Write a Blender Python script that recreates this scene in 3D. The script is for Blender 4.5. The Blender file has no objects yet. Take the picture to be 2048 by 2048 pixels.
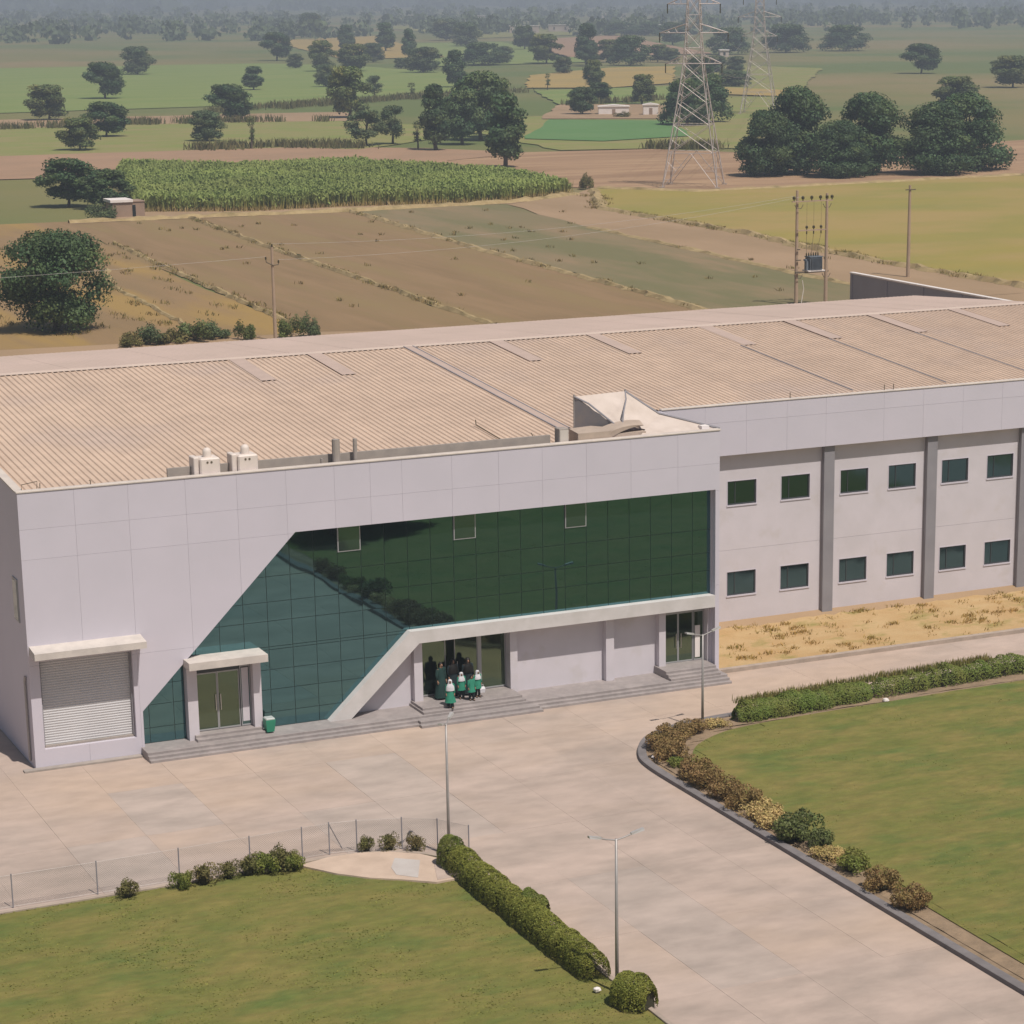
import bpy, math, random
from mathutils import Vector, Matrix, noise
sc = bpy.context.scene
COL = sc.collection
# ------------------------------------------------------------------ camera
def set_camera():
    f_px, yaw, pitch, roll = 5003.955, 0.4478286, 0.2646996, -0.0069284
    px, py = 1228.069, 1341.4326
    f = Vector((math.sin(yaw)*math.cos(pitch), math.cos(yaw)*math.cos(pitch), -math.sin(pitch)))
    r = Vector((math.cos(yaw), -math.sin(yaw), 0)); u = r.cross(f)
    r2 = r*math.cos(roll)+u*math.sin(roll); u2 = -r*math.sin(roll)+u*math.cos(roll)
    cd = bpy.data.cameras.new('camera'); co = bpy.data.objects.new('camera', cd); COL.objects.link(co)
    cd.sensor_width = 36; cd.sensor_fit = 'HORIZONTAL'; cd.lens = f_px/2048*36
    cd.shift_x = -(px-1024)/2048; cd.shift_y = (py-1024)/2048
    cd.clip_start = 1; cd.clip_end = 60000
    m = Matrix((r2, u2, -f)).transposed().to_4x4(); m.translation = (-19.748, -92.525, 28.710)
    co.matrix_world = m; sc.camera = co
set_camera()
# ------------------------------------------------------------------ light
SUN = Vector((0.24, -1.0, 1.9)).normalized()          # towards the sun
w = bpy.data.worlds.new('World'); sc.world = w; w.use_nodes = True
nt = w.node_tree; bg = nt.nodes['Background']; sky = nt.nodes.new('ShaderNodeTexSky')
sky.sky_type = 'NISHITA'; sky.sun_disc = False
sky.sun_elevation = math.asin(SUN.z); sky.sun_rotation = math.atan2(SUN.x, SUN.y)
sky.air_density = 1.3; sky.dust_density = 2.5
nt.links.new(sky.outputs[0], bg.inputs[0]); bg.inputs[1].default_value = 0.05
sd = bpy.data.lights.new('sun', 'SUN'); so = bpy.data.objects.new('sun', sd); COL.objects.link(so)
sd.energy = 3.8; sd.angle = math.radians(0.6); sd.color = (1.0, 0.93, 0.85)
so.rotation_euler = SUN.to_track_quat('Z', 'Y').to_euler()
so.location = (0, -60, 120)
vs = sc.view_settings; vs.view_transform = 'Standard'; vs.look = 'None'; vs.gamma = 1; vs.exposure = 0.10
vs.use_curve_mapping = False
RND = random.Random(7)

# ------------------------------------------------------------------ materials
MATS = {}
def mat(name, c1, c2=None, scale=1.0, rough=0.8, bump=0.0, bscale=None, metal=0.0, detail=5.0, lo=0.35, hi=0.65,
        c3=None, s3=0.1, m3=0.5, objvar=0.0, stretch=None, tint=False, spec=0.3, transl=0.0, grime=0.0, gscale=2.2):
    if name in MATS: return MATS[name]
    m = bpy.data.materials.new(name); m.use_nodes = True; MATS[name] = m
    n = m.node_tree.nodes; L = m.node_tree.links; b = n['Principled BSDF']
    b.inputs['Roughness'].default_value = rough; b.inputs['Metallic'].default_value = metal
    b.inputs['Specular IOR Level'].default_value = spec
    g = n.new('ShaderNodeNewGeometry'); pos = g.outputs['Position']
    if stretch:
        mp = n.new('ShaderNodeMapping'); mp.inputs['Scale'].default_value = stretch
        L.new(pos, mp.inputs[0]); pos = mp.outputs[0]
    def ns(s, d=5.0):
        t = n.new('ShaderNodeTexNoise'); t.inputs['Scale'].default_value = s; t.inputs['Detail'].default_value = d
        t.inputs['Roughness'].default_value = .6
        L.new(pos, t.inputs['Vector']); return t.outputs['Fac']
    def mix(fac, a, bb, mode='MIX'):
        x = n.new('ShaderNodeMix'); x.data_type = 'RGBA'; x.blend_type = mode
        if hasattr(fac, 'links'): L.new(fac, x.inputs[0])
        else: x.inputs[0].default_value = fac
        for i, q in ((6, a), (7, bb)):
            if hasattr(q, 'links'): L.new(q, x.inputs[i])
            else: x.inputs[i].default_value = (*q, 1)
        return x.outputs[2]
    def ramp(fac, a, bb):
        x = n.new('ShaderNodeMapRange'); x.inputs[1].default_value = a; x.inputs[2].default_value = bb
        L.new(fac, x.inputs[0]); return x.outputs[0]
    col = c1
    if c2: col = mix(ramp(ns(scale, detail), lo, hi), c1, c2)
    if c3: col = mix(ramp(ns(s3, 4.0), m3-.08, m3+.08), col, c3)
    if grime:                                       # fine dirt mottling
        k2 = ramp(ns(gscale, 9.0), .3, .72); gm = n.new('ShaderNodeMapRange'); gm.inputs[3].default_value = 1-grime; gm.inputs[4].default_value = 1+grime*.5; L.new(k2, gm.inputs[0])
        c_ = n.new('ShaderNodeCombineColor')
        for i in range(3): L.new(gm.outputs[0], c_.inputs[i])
        col = mix(1.0, col, c_.outputs[0], 'MULTIPLY')
    if objvar:
        oi = n.new('ShaderNodeObjectInfo'); k = n.new('ShaderNodeMapRange')
        k.inputs[3].default_value = 1-objvar; k.inputs[4].default_value = 1+objvar; L.new(oi.outputs['Random'], k.inputs[0])
        cc = n.new('ShaderNodeCombineColor')
        for i in range(3): L.new(k.outputs[0], cc.inputs[i])
        col = mix(1.0, col, cc.outputs[0], 'MULTIPLY')
    if tint:
        a = n.new('ShaderNodeAttribute'); a.attribute_name = 'tint'
        col = mix(1.0, col, a.outputs['Color'], 'MULTIPLY')
    if hasattr(col, 'links'): L.new(col, b.inputs['Base Color'])
    else: b.inputs['Base Color'].default_value = (*col, 1)
    if bump:
        bp = n.new('ShaderNodeBump'); bp.inputs['Strength'].default_value = bump; bp.inputs['Distance'].default_value = 0.05
        L.new(ns(bscale or scale*6, 3.0), bp.inputs['Height']); L.new(bp.outputs[0], b.inputs['Normal'])
    if transl:
        tr = n.new('ShaderNodeBsdfTranslucent'); ms = n.new('ShaderNodeMixShader'); ms.inputs[0].default_value = transl
        if hasattr(col, 'links'): L.new(col, tr.inputs[0])
        else: tr.inputs[0].default_value = (*col, 1)
        L.new(b.outputs[0], ms.inputs[1]); L.new(tr.outputs[0], ms.inputs[2]); L.new(ms.outputs[0], n['Material Output'].inputs[0])
    return m

def glass_mat(name, col, trans, rough=0.02, wob=0.0, wscale=0.5, veil=0.0):
    m = bpy.data.materials.new(name); m.use_nodes = True; n = m.node_tree.nodes; L = m.node_tree.links
    b = n['Principled BSDF']; b.inputs['Base Color'].default_value = (*col, 1); b.inputs['Metallic'].default_value = 1
    b.inputs['Roughness'].default_value = rough
    if wob:
        g = n.new('ShaderNodeNewGeometry'); t = n.new('ShaderNodeTexNoise'); t.inputs['Scale'].default_value = wscale; t.inputs['Detail'].default_value = 1
        L.new(g.outputs['Position'], t.inputs['Vector'])
        bp = n.new('ShaderNodeBump'); bp.inputs['Strength'].default_value = 1; bp.inputs['Distance'].default_value = wob
        L.new(t.outputs['Fac'], bp.inputs['Height']); L.new(bp.outputs[0], b.inputs['Normal'])
    if trans:
        tr = n.new('ShaderNodeBsdfTransparent'); tr.inputs[0].default_value = (.55, .75, .6, 1)
        ms = n.new('ShaderNodeMixShader'); ms.inputs[0].default_value = trans
        L.new(b.outputs[0], ms.inputs[1]); L.new(tr.outputs[0], ms.inputs[2]); L.new(ms.outputs[0], n['Material Output'].inputs[0])
    if veil:                                        # grey-blue diffuse layer, puts sky haze into the reflection colour
        df = n.new('ShaderNodeBsdfDiffuse'); df.inputs[0].default_value = (.075, .105, .105, 1); md = n.new('ShaderNodeMixShader'); md.inputs[0].default_value = veil
        src = n['Material Output'].inputs[0].links[0].from_socket
        L.new(src, md.inputs[1]); L.new(df.outputs[0], md.inputs[2]); L.new(md.outputs[0], n['Material Output'].inputs[0])
    MATS[name] = m; return m

M_clad = mat('white_cladding', (.575, .54, .605), (.545, .515, .575), .35, .55, objvar=.012, bump=.02, bscale=3)
M_paint = mat('white_paint', (.60, .56, .60), (.55, .515, .545), .6, .6, c3=(.54, .50, .51), s3=.9, m3=.66)
M_plinth = mat('stained_paint', (.58, .55, .56), (.50, .455, .43), .9, .7)
M_cream = mat('cream_render', (.60, .545, .50), (.50, .455, .42), 1.6, .75)
M_beam = mat('beam_render', (.60, .57, .56), (.52, .495, .475), 1.2, .7)
M_joint = mat('joint_shadow', (.26, .26, .28), rough=.9)
M_grey = mat('grey_wall', (.36, .35, .375), (.31, .305, .335), .4, .7)
M_pil = mat('pilaster_grey', (.27, .26, .28), (.235, .225, .245), .7, .7)  # mid grey, darker than the wing wall panels
M_step = mat('granite_steps', (.315, .28, .27), (.265, .235, .23), 5, .6, c3=(.35, .31, .30), s3=1.3, m3=.58)
M_shut = mat('shutter_metal', (.55, .54, .55), (.50, .49, .50), .8, .45, metal=.0)
M_steel = mat('brushed_steel', (.62, .62, .62), rough=.3, metal=1.0)
M_alu = mat('grey_aluminium', (.38, .38, .39), rough=.45, metal=.3)
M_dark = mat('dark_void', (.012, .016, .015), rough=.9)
M_darkframe = mat('dark_frame', (.06, .065, .07), rough=.5)
M_roof = mat('beige_roof_sheet', (.585, .445, .345), (.535, .405, .315), .25, .6, grime=.09, gscale=1.2, objvar=.03, c3=(.52, .405, .335), s3=.13, m3=.6, spec=.25)
M_roofcap = mat('ridge_cap_metal', (.58, .465, .39), (.52, .42, .36), .5, .55)
M_sky = mat('skylight_sheet', (.47, .365, .315), (.43, .335, .29), 1.0, .95, spec=.05)
M_coping = mat('coping_render', (.60, .53, .47), (.52, .46, .42), 2, .8)
M_gutter = mat('gutter_concrete', (.36, .315, .28), (.30, .265, .24), 2, .9)
M_glass = glass_mat('teal_mirror_glass', (.105, .225, .25), 0.0, .02, .006, .55, .10)
M_glass2 = glass_mat('tinted_window_glass', (.085, .15, .165), 0.0, .08, .008, .9)
M_gdoor = glass_mat('green_door_glass', (.20, .26, .165), .35, .06, .004, 1.2, .12)
M_vent = glass_mat('open_vent_glass', (.13, .23, .23), 0.0, .06, 0, .5, .2)

M_conc = mat('yard_concrete', (.475, .375, .318), (.36, .292, .248), .34, .85, grime=.13, gscale=.9, bump=.05, bscale=9, objvar=.03,
             c3=(.47, .36, .285), s3=.06, m3=.57, detail=11, lo=.40, hi=.68, stretch=(.8, 1.5, 1))
M_patch = mat('grey_cement_patch', (.50, .46, .43), (.44, .39, .36), 1.0, .85)
M_kerb = mat('kerb_concrete', (.215, .195, .195), (.165, .15, .15), 1.5, .9, bump=.1)
M_kerb2 = mat('pale_kerb_concrete', (.42, .34, .28), (.33, .27, .225), 2, .9, bump=.1)
M_lawn = mat('mown_lawn', (.145, .156, .036), (.215, .18, .054), .62, .95, bump=.6, bscale=12, grime=.2, gscale=2.6, c3=(.115, .148, .035), s3=.38, m3=.60, detail=11, lo=.36, hi=.66, stretch=(.65, 1.35, 1))
M_blade = mat('lawn_blades', (.27, .265, .07), (.23, .25, .06), .4, tint=True, rough=.9, transl=.25)
M_bedsoil = mat('bed_soil', (.30, .215, .14), (.22, .16, .105), 1.8, .95, bump=.6, bscale=8)
M_dryg = mat('dry_grass_bed', (.405, .262, .122), (.455, .32, .165), .8, .95, bump=.6, bscale=6, c3=(.27, .22, .075), s3=.75, m3=.62, stretch=(.7, 1.3, 1))
M_ground = mat('plain_earth', (.17, .165, .055), (.26, .19, .095), .012, .95, c3=(.12, .15, .045), s3=.006, m3=.5, detail=8)

def field(name, a, b, sc_=.05, st=None, c3=None, s3=.03, m3=.55, bump=.3):
    return mat(name, a, b, sc_, .95, bump=bump, bscale=.8, c3=c3, s3=s3, m3=m3, stretch=st, detail=9, lo=.38, hi=.62)
M_soil = field('brown_soil', (.262, .172, .090), (.215, .142, .072), .12, (3.5, .35, 1), c3=(.245, .172, .08), s3=.06)
M_soilw = field('weedy_soil', (.205, .165, .088), (.26, .185, .105), .06, (2.2, .5, 1), c3=(.165, .15, .07), s3=.05, m3=.5)
M_soily = field('yellowed_soil', (.27, .175, .088), (.235, .158, .08), .10, (2.5, .4, 1), c3=(.315, .205, .07), s3=.045, m3=.52)
M_tan = field('bare_tan_soil', (.36, .245, .15), (.30, .205, .12), .05, (1.5, .6, 1))
M_pink = field('pink_tan_soil', (.36, .225, .14), (.31, .20, .125), .06)
M_plough = field('ploughed_soil', (.31, .19, .115), (.40, .265, .155), .16, (.25, 1.9, 1), c3=(.275, .17, .10), s3=.05)
M_yel = field('yellow_green_crop', (.295, .235, .06), (.245, .22, .058), .03, (1, 1.6, 1), c3=(.33, .24, .085), s3=.025, m3=.52)
M_grn = field('green_crop', (.165, .225, .06), (.21, .245, .075), .03, (.7, 2.2, 1))
M_bgrn = field('bright_green_crop', (.10, .205, .065), (.115, .215, .075), .05)
M_weed = field('weed_green', (.20, .225, .06), (.26, .225, .09), .06, (1, 2, 1))
M_org = field('ripe_crop', (.38, .265, .085), (.32, .24, .09), .03, (.6, 2.4, 1))
M_bund = mat('dry_grass_bund', (.40, .30, .155), (.30, .22, .105), .8, .95, bump=.8, bscale=4, c3=(.18, .14, .06), s3=.25, m3=.62)
M_trunk = mat('bark', (.13, .095, .065), (.085, .062, .045), 2, .95, bump=.5)
M_leafA = mat('dark_leaf', (.055, .098, .042), (.078, .125, .05), .25, .6, tint=True, objvar=.14, transl=.22)
M_leafB = mat('olive_leaf', (.105, .14, .048), (.14, .165, .058), .3, .6, tint=True, objvar=.14, transl=.22)
M_leafC = mat('grey_green_leaf', (.095, .13, .066), (.125, .16, .075), .3, .65, tint=True, objvar=.14, transl=.22)
M_hedge = mat('hedge_leaf', (.20, .215, .042), (.25, .25, .055), 1.5, .6, tint=True, transl=.25)
M_hedge2 = mat('border_hedge_leaf', (.15, .205, .042), (.21, .215, .055), .9, .6, tint=True, transl=.25)
M_brown = mat('bronze_leaf', (.31, .20, .095), (.25, .185, .07), 1.2, .65, tint=True, transl=.2)
M_pale = mat('pale_variegated_leaf', (.56, .42, .20), (.40, .32, .13), 1.5, .65, tint=True, transl=.2)
M_cane = mat('sugarcane_leaf', (.30, .355, .115), (.37, .40, .14), .07, .7, tint=True, transl=.4)
M_straw = mat('straw', (.40, .30, .15), (.32, .24, .11), .4, .9, tint=True)
M_weedl = mat('weed_leaf', (.13, .135, .045), (.19, .155, .07), .5, .8, tint=True, transl=.2)
M_core = mat('shrub_core_twigs', (.045, .042, .025), rough=1)
M_galv = mat('galvanised_steel', (.40, .38, .37), (.34, .32, .31), 2, .5, metal=.35)
M_pylon = mat('pylon_galvanised', (.50, .44, .42), (.42, .37, .355), .3, .5, metal=.2)
M_pole = mat('concrete_pole', (.42, .31, .225), (.36, .265, .19), .8, .9)
M_insul = mat('brown_porcelain', (.055, .045, .02), rough=.3)
M_trafo = mat('transformer_paint', (.165, .19, .22), (.135, .155, .185), 2, .5)
M_rust = mat('dark_steelwork', (.13, .105, .075), rough=.8)
M_tank = mat('white_tank_plastic', (.72, .63, .57), (.66, .58, .53), 2, .5)
M_canvas = mat('cream_canvas', (.60, .515, .46), (.52, .44, .385), 1.2, .85, bump=.35, bscale=2.2)
M_canvasg = mat('grey_canvas', (.27, .265, .29), (.32, .29, .28), 1.5, .85)
M_ply = mat('weathered_board', (.46, .37, .30), (.38, .305, .25), 1.5, .85)
M_bin = mat('green_bin_plastic', (.035, .235, .145), rough=.45)
M_binlid = mat('grey_bin_lid', (.42, .45, .44), rough=.4)
M_white = mat('white_wash', (.78, .72, .69), (.7, .64, .6), .5, .8)
M_brick = mat('mud_wall', (.33, .235, .175), (.28, .20, .15), .6, .95)
M_shed = mat('grey_shed_sheet', (.275, .27, .315), (.25, .245, .285), .3, .6)
M_house = mat('far_house_render', (.55, .47, .42), (.45, .36, .31), .1, .9, objvar=.1)
M_inside = mat('interior_wall', (.35, .36, .24), rough=.9)
M_lamp = mat('lamp_housing', (.5, .48, .46), rough=.4, metal=.3)

# ------------------------------------------------------------------ mesh helpers
def link(o): COL.objects.link(o); return o
def tag(o, label=None, cat=None, group=None, kind=None):
    for k, v in (('label', label), ('category', cat), ('group', group), ('kind', kind)):
        if v: o[k] = v
    return o
def empty(name, loc, label, cat, group=None, rz=0.0):
    o = bpy.data.objects.new(name, None); o.location = loc; o.rotation_euler = (0, 0, rz); o.empty_display_size = .2
    link(o); return tag(o, label, cat, group)
class MB:
    def __init__(s): s.v = []; s.f = []; s.t = None
    def add(s, vs_, fs):
        k = len(s.v); s.v += [tuple(q) for q in vs_]; s.f += [tuple(i+k for i in q) for q in fs]; return s
    def box(s, x0, x1, y0, y1, z0, z1):
        return s.add([(x0, y0, z0), (x1, y0, z0), (x1, y1, z0), (x0, y1, z0), (x0, y0, z1), (x1, y0, z1), (x1, y1, z1), (x0, y1, z1)],
                     [(0, 3, 2, 1), (4, 5, 6, 7), (0, 1, 5, 4), (1, 2, 6, 5), (2, 3, 7, 6), (3, 0, 4, 7)])
    def bbox(s, x0, x1, y0, y1, z0, z1, b=.02):       # chamfered box (vertical + top edges)
        def ring(i, z): return [(x0+i+b*0, y0+b, z), (x0+b, y0+i, z), (x1-b, y0+i, z), (x1-i, y0+b, z), (x1-i, y1-b, z), (x1-b, y1-i, z), (x0+b, y1-i, z), (x0+i, y1-b, z)]
        vs_ = ring(0, z0)+ring(0, z1-b)+[(min(max(x, x0+b), x1-b), min(max(y, y0+b), y1-b), z1) for x, y, _ in ring(b, z1)]
        fs = [tuple(range(7, -1, -1)), tuple(range(16, 24))]
        for k in (0, 8):
            for i in range(8): fs.append((k+i, k+(i+1) % 8, k+8+(i+1) % 8, k+8+i))
        return s.add(vs_, fs)
    def tube(s, pts, rad, n=8, cap=True):
        pts = [Vector(q) for q in pts]; rad = rad if isinstance(rad, (list, tuple)) else [rad]*len(pts)
        k = len(s.v); fs = []
        for i, q in enumerate(pts):
            d = (pts[min(i+1, len(pts)-1)]-pts[max(i-1, 0)]).normalized()
            a = d.cross(Vector((0, 0, 1)) if abs(d.z) < .9 else Vector((1, 0, 0))).normalized(); b = d.cross(a)
            for j in range(n):
                t = 2*math.pi*j/n; s.v.append(tuple(q+(a*math.cos(t)+b*math.sin(t))*rad[i]))
        for i in range(len(pts)-1):
            for j in range(n):
                fs.append((k+i*n+j, k+i*n+(j+1) % n, k+(i+1)*n+(j+1) % n, k+(i+1)*n+j))
        if cap:
            fs.append(tuple(k+j for j in range(n-1, -1, -1))); fs.append(tuple(k+(len(pts)-1)*n+j for j in range(n)))
        s.f += fs; return s
    def prism_xz(s, poly, y0, y1):                     # polygon in x,z extruded along y
        n = len(poly); area = sum(poly[i][0]*poly[(i+1) % n][1]-poly[(i+1) % n][0]*poly[i][1] for i in range(n))
        if area < 0: poly = poly[::-1]
        vs_ = [(x, y0, z) for x, z in poly]+[(x, y1, z) for x, z in poly]
        fs = [tuple(range(n)), tuple(range(2*n-1, n-1, -1))]+[(i, n+i, n+(i+1) % n, (i+1) % n) for i in range(n)]
        return s.add(vs_, fs)
    def prism_xy(s, poly, z0, z1):
        n = len(poly); area = sum(poly[i][0]*poly[(i+1) % n][1]-poly[(i+1) % n][0]*poly[i][1] for i in range(n))
        if area < 0: poly = poly[::-1]
        vs_ = [(x, y, z0) for x, y in poly]+[(x, y, z1) for x, y in poly]
        fs = [tuple(range(n-1, -1, -1)), tuple(range(n, 2*n))]+[(i, (i+1) % n, n+(i+1) % n, n+i) for i in range(n)]
        return s.add(vs_, fs)
    def mesh(s, name, m, smooth=False):
        me = bpy.data.meshes.new(name); me.from_pydata(s.v, [], s.f); me.materials.append(m)
        if smooth: me.polygons.foreach_set('use_smooth', [True]*len(me.polygons))
        if s.t:
            a = me.color_attributes.new('tint', 'FLOAT_COLOR', 'POINT')
            a.data.foreach_set('color', [c for q in s.t for c in (q[0], q[1], q[2], 1.0)])
        me.update(); return me
    def build(s, name, m, parent=None, smooth=False, kind=None, origin=None):
        """mesh in world coordinates; the object's origin goes to `origin` (or the parent's)"""
        if origin is not None:
            ox, oy, oz = origin; s.v = [(x-ox, y-oy, z-oz) for x, y, z in s.v]
        me = s.mesh(name, m, smooth); o = bpy.data.objects.new(name, me)
        if origin is not None: o.location = origin
        link(o)
        if parent: attach(o, parent)
        if kind: o['kind'] = kind
        return o
def wmat(o):
    m = Matrix.LocRotScale(o.location, o.rotation_euler, o.scale)
    return (wmat(o.parent) @ m) if o.parent else m
def attach(o, parent):
    """keep o where it stands (no matrix update needed)"""
    o.parent = parent; o.matrix_parent_inverse = Matrix.Identity(4)
    m = Matrix.LocRotScale(o.location, o.rotation_euler, o.scale)
    pw = wmat(parent)
    l, r, s_ = (pw.inverted() @ m).decompose(); o.location = l; o.rotation_euler = r.to_euler(); o.scale = s_
def inst(name, me, parent, loc, rot=(0, 0, 0), scl=(1, 1, 1)):
    o = bpy.data.objects.new(name, me); o.location = loc; o.rotation_euler = rot; o.scale = scl; link(o)
    if parent: o.parent = parent
    return o
def structure(name, mb, m, **k):
    o = mb.build(name, m, **k); o['kind'] = 'structure'; return o
def clip_half(poly, a, b, c):                         # keep a*x+b*y<=c
    out = []
    for i in range(len(poly)):
        p, q = poly[i], poly[(i+1) % len(poly)]; dp = a*p[0]+b*p[1]-c; dq = a*q[0]+b*q[1]-c
        if dp <= 1e-9: out.append(p)
        if (dp < -1e-9 and dq > 1e-9) or (dp > 1e-9 and dq < -1e-9):
            t = dp/(dp-dq); out.append((p[0]+t*(q[0]-p[0]), p[1]+t*(q[1]-p[1])))
    return out
def planes(poly):                                     # convex ccw -> half planes
    n = len(poly); ar = sum(poly[i][0]*poly[(i+1) % n][1]-poly[(i+1) % n][0]*poly[i][1] for i in range(n))
    if ar < 0: poly = poly[::-1]
    return [(q[1]-p[1], p[0]-q[0], (q[1]-p[1])*p[0]+(p[0]-q[0])*p[1]) for p, q in ((poly[i], poly[(i+1) % n]) for i in range(n))]
def area(poly):
    n = len(poly); return abs(sum(poly[i][0]*poly[(i+1) % n][1]-poly[(i+1) % n][0]*poly[i][1] for i in range(n)))/2
def clip(poly, conv):
    for h in planes(conv):
        poly = clip_half(poly, *h)
        if len(poly) < 3: return []
    return poly if area(poly) > 1e-4 else []
def subtract(poly, conv):
    out = []; rest = poly
    for a, b, c in planes(conv):
        o = clip_half(rest, -a, -b, -c)
        if len(o) > 2 and area(o) > 1e-4: out.append(o)
        rest = clip_half(rest, a, b, c)
        if len(rest) < 3: break
    return out
def inset(poly, d):
    for a, b, c in planes(poly):
        l = math.hypot(a, b)
        if l > 1e-6: poly = clip_half(poly, a, b, c-d*l)
        if len(poly) < 3: return []
    return poly
# ================================================================== SETTING: plain, fields, yard
structure('ground', MB().add([(-14000, -3000, -.06), (14000, -3000, -.06), (14000, 14000, -.06), (-14000, 14000, -.06)], [(0, 1, 2, 3)]), M_ground)
_fz = [0]
def fld(name, m, poly, z=None):
    """a field: thin sheet with slightly uneven edges"""
    _fz[0] += 1; y = sum(q[1] for q in poly)/len(poly)
    z = z if z is not None else (.004*_fz[0] + (.0 if y < 300 else .05))
    rr = random.Random(_fz[0]); pts = []
    for i in range(len(poly)):
        a, b = poly[i], poly[(i+1) % len(poly)]; L_ = math.dist(a, b); n = max(1, int(L_/9))
        for k in range(n):
            t = k/n; j = 0 if k == 0 else min(.9, L_/60)
            pts.append((a[0]+(b[0]-a[0])*t+rr.uniform(-j, j), a[1]+(b[1]-a[1])*t+rr.uniform(-j, j)))
    n = len(pts); ar = sum(pts[i][0]*pts[(i+1) % n][1]-pts[(i+1) % n][0]*pts[i][1] for i in range(n))
    if ar < 0: pts = pts[::-1]
    return structure(name, MB().add([(x, y, z) for x, y in pts], [tuple(range(n))]), m)
fld('waste_ground', M_tan, [(-40, 36), (130, 36), (130, 124), (60, 121), (-60, 121)])
fld('yellowed_field', M_soily, [(-40, 120), (52, 118), (58, 240), (-10, 243)])
fld('brown_field', M_soil, [(52, 118), (67.9, 112), (76.3, 238), (58, 240)])
fld('brown_field', M_soil, [(67.9, 112), (89.2, 112), (98.8, 237), (76.3, 238)])
fld('weedy_field', M_soilw, [(89.2, 112), (112, 112), (116.8, 200), (122, 237), (98.8, 237)])
fld('tan_field', M_tan, [(112, 112), (126, 112), (129.5, 176), (130, 222), (144, 256), (138, 248), (122, 237), (116.8, 200)])
fld('yellow_crop_field', M_yel, [(126, 96), (129.5, 176), (130, 222), (145, 256.5), (156, 243), (192, 245), (300, 252), (300, 96)])
fld('field_margin', M_tan, [(60, 236), (123, 236.5), (140, 249), (123, 246), (72, 252)], z=.055)
fld('ploughed_field', M_plough, [(141, 262), (146, 256.7), (156, 243.4), (192, 245.4), (300, 252.6), (290, 330), (208, 317), (197, 340), (172, 344), (150, 330), (139, 292)])
fld('pink_soil_strip', M_pink, [(60, 325), (102, 318), (128, 312), (139, 290), (150, 328), (172, 343), (160, 366), (140, 384), (60, 388)])
fld('weed_field', M_weed, [(60, 386), (140, 382), (148, 368), (200, 420), (186, 474), (155, 487), (60, 492)])
fld('tan_strip', M_tan, [(60, 487), (155, 485), (188, 474), (200, 520), (175, 524), (60, 530)])
fld('green_field', M_grn, [(60, 556), (219, 575), (262, 690), (345, 931), (327, 980), (60, 980)])
fld('mid_green_field', M_grn, [(222, 575), (280, 632), (345, 790), (345, 925), (265, 690)], z=.21)
fld('green_strip', M_weed, [(180, 345), (196, 341), (216, 330), (342, 540), (300, 545), (262, 470), (200, 470)])
fld('bright_green_field', M_bgrn, [(189, 382), (199, 366), (222, 373), (248, 432), (226, 452)], z=.25)
fld('tan_strip', M_tan, [(226, 456), (250, 440), (286, 508), (262, 524)], z=.26)
fld('green_field', M_grn, [(262, 525), (303, 540), (347, 626), (296, 618)], z=.26)
fld('ripe_field', M_org, [(303, 640), (325, 626), (360, 650), (447, 820), (418, 820), (354, 752)], z=.27)
fld('green_field', M_weed, [(352, 606), (360, 568), (480, 760), (470, 830)], z=.24)
fld('tan_strip', M_org, [(329, 563), (338, 530), (362, 568), (354, 607)], z=.28)
fld('green_field', M_grn, [(360, 880), (450, 900), (600, 1350), (520, 1350)], z=.26)
fld('pink_field', M_pink, [(470, 980), (560, 1000), (760, 1520), (640, 1400)], z=.26)
fld('pale_field', M_org, [(380, 1020), (430, 1020), (620, 1620), (500, 1500)], z=.27)
fld('pale_field', M_weed, [(640, 1480), (760, 1560), (980, 2300), (800, 2100)], z=.28)
# grass bunds between the plots
def bund(name, pts, wd=.9, h=.35):
    mb = MB(); rr = random.Random(int(pts[0][0]*10)); P = []
    for i in range(len(pts)-1):
        a, b = Vector(pts[i]+(0,)), Vector(pts[i+1]+(0,)); n = max(2, int((b-a).length/1.5))
        P += [a.lerp(b, k/n) for k in range(n)]
    P.append(Vector(pts[-1]+(0,)))
    for i, q in enumerate(P):
        d = (P[min(i+1, len(P)-1)]-P[max(0, i-1)]).normalized(); s_ = Vector((-d.y, d.x, 0)); j = rr.uniform(-.18, .18); ww = wd*rr.uniform(.6, 1.25); hh = h*rr.uniform(.45, 1.2)
        for t, z in ((-1, .0), (-.45, .8), (.4, 1), (1, .0)): mb.v.append(tuple(q+s_*(t*ww/2+j)+Vector((0, 0, .03+z*hh))))
    for i in range(len(P)-1):
        for k in range(3): mb.f.append((i*4+k, i*4+k+1, i*4+5+k, i*4+4+k))
    return structure(name, mb, M_bund)
bund('field_bund', [(67.9, 113), (70.2, 150), (72.6, 191), (76.2, 237)], .95)
bund('field_bund', [(89.2, 113), (90.3, 126), (93.6, 180), (98.6, 237)], 1.2)
bund('field_bund', [(52.0, 120), (55.2, 170), (57.9, 207)], .8, .3)
bund('field_bund', [(43.0, 122), (43.8, 131), (46, 164), (49.4, 178)], .7, .25)
bund('field_bund', [(112.2, 114), (112.6, 138), (114.5, 163), (116.6, 197)], 1.3, .25)
bund('field_bund', [(126.2, 112), (126.4, 142), (127.4, 164), (129.5, 176), (130, 222), (143, 252)], 1.8, .5)
bund('field_bund', [(60, 237.5), (98, 236), (123, 238), (138, 247.5)], 1.6, .5)
bund('field_bund', [(146, 257), (156, 243.2), (192, 245.2), (260, 250)], 1.6, .3)

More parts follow.
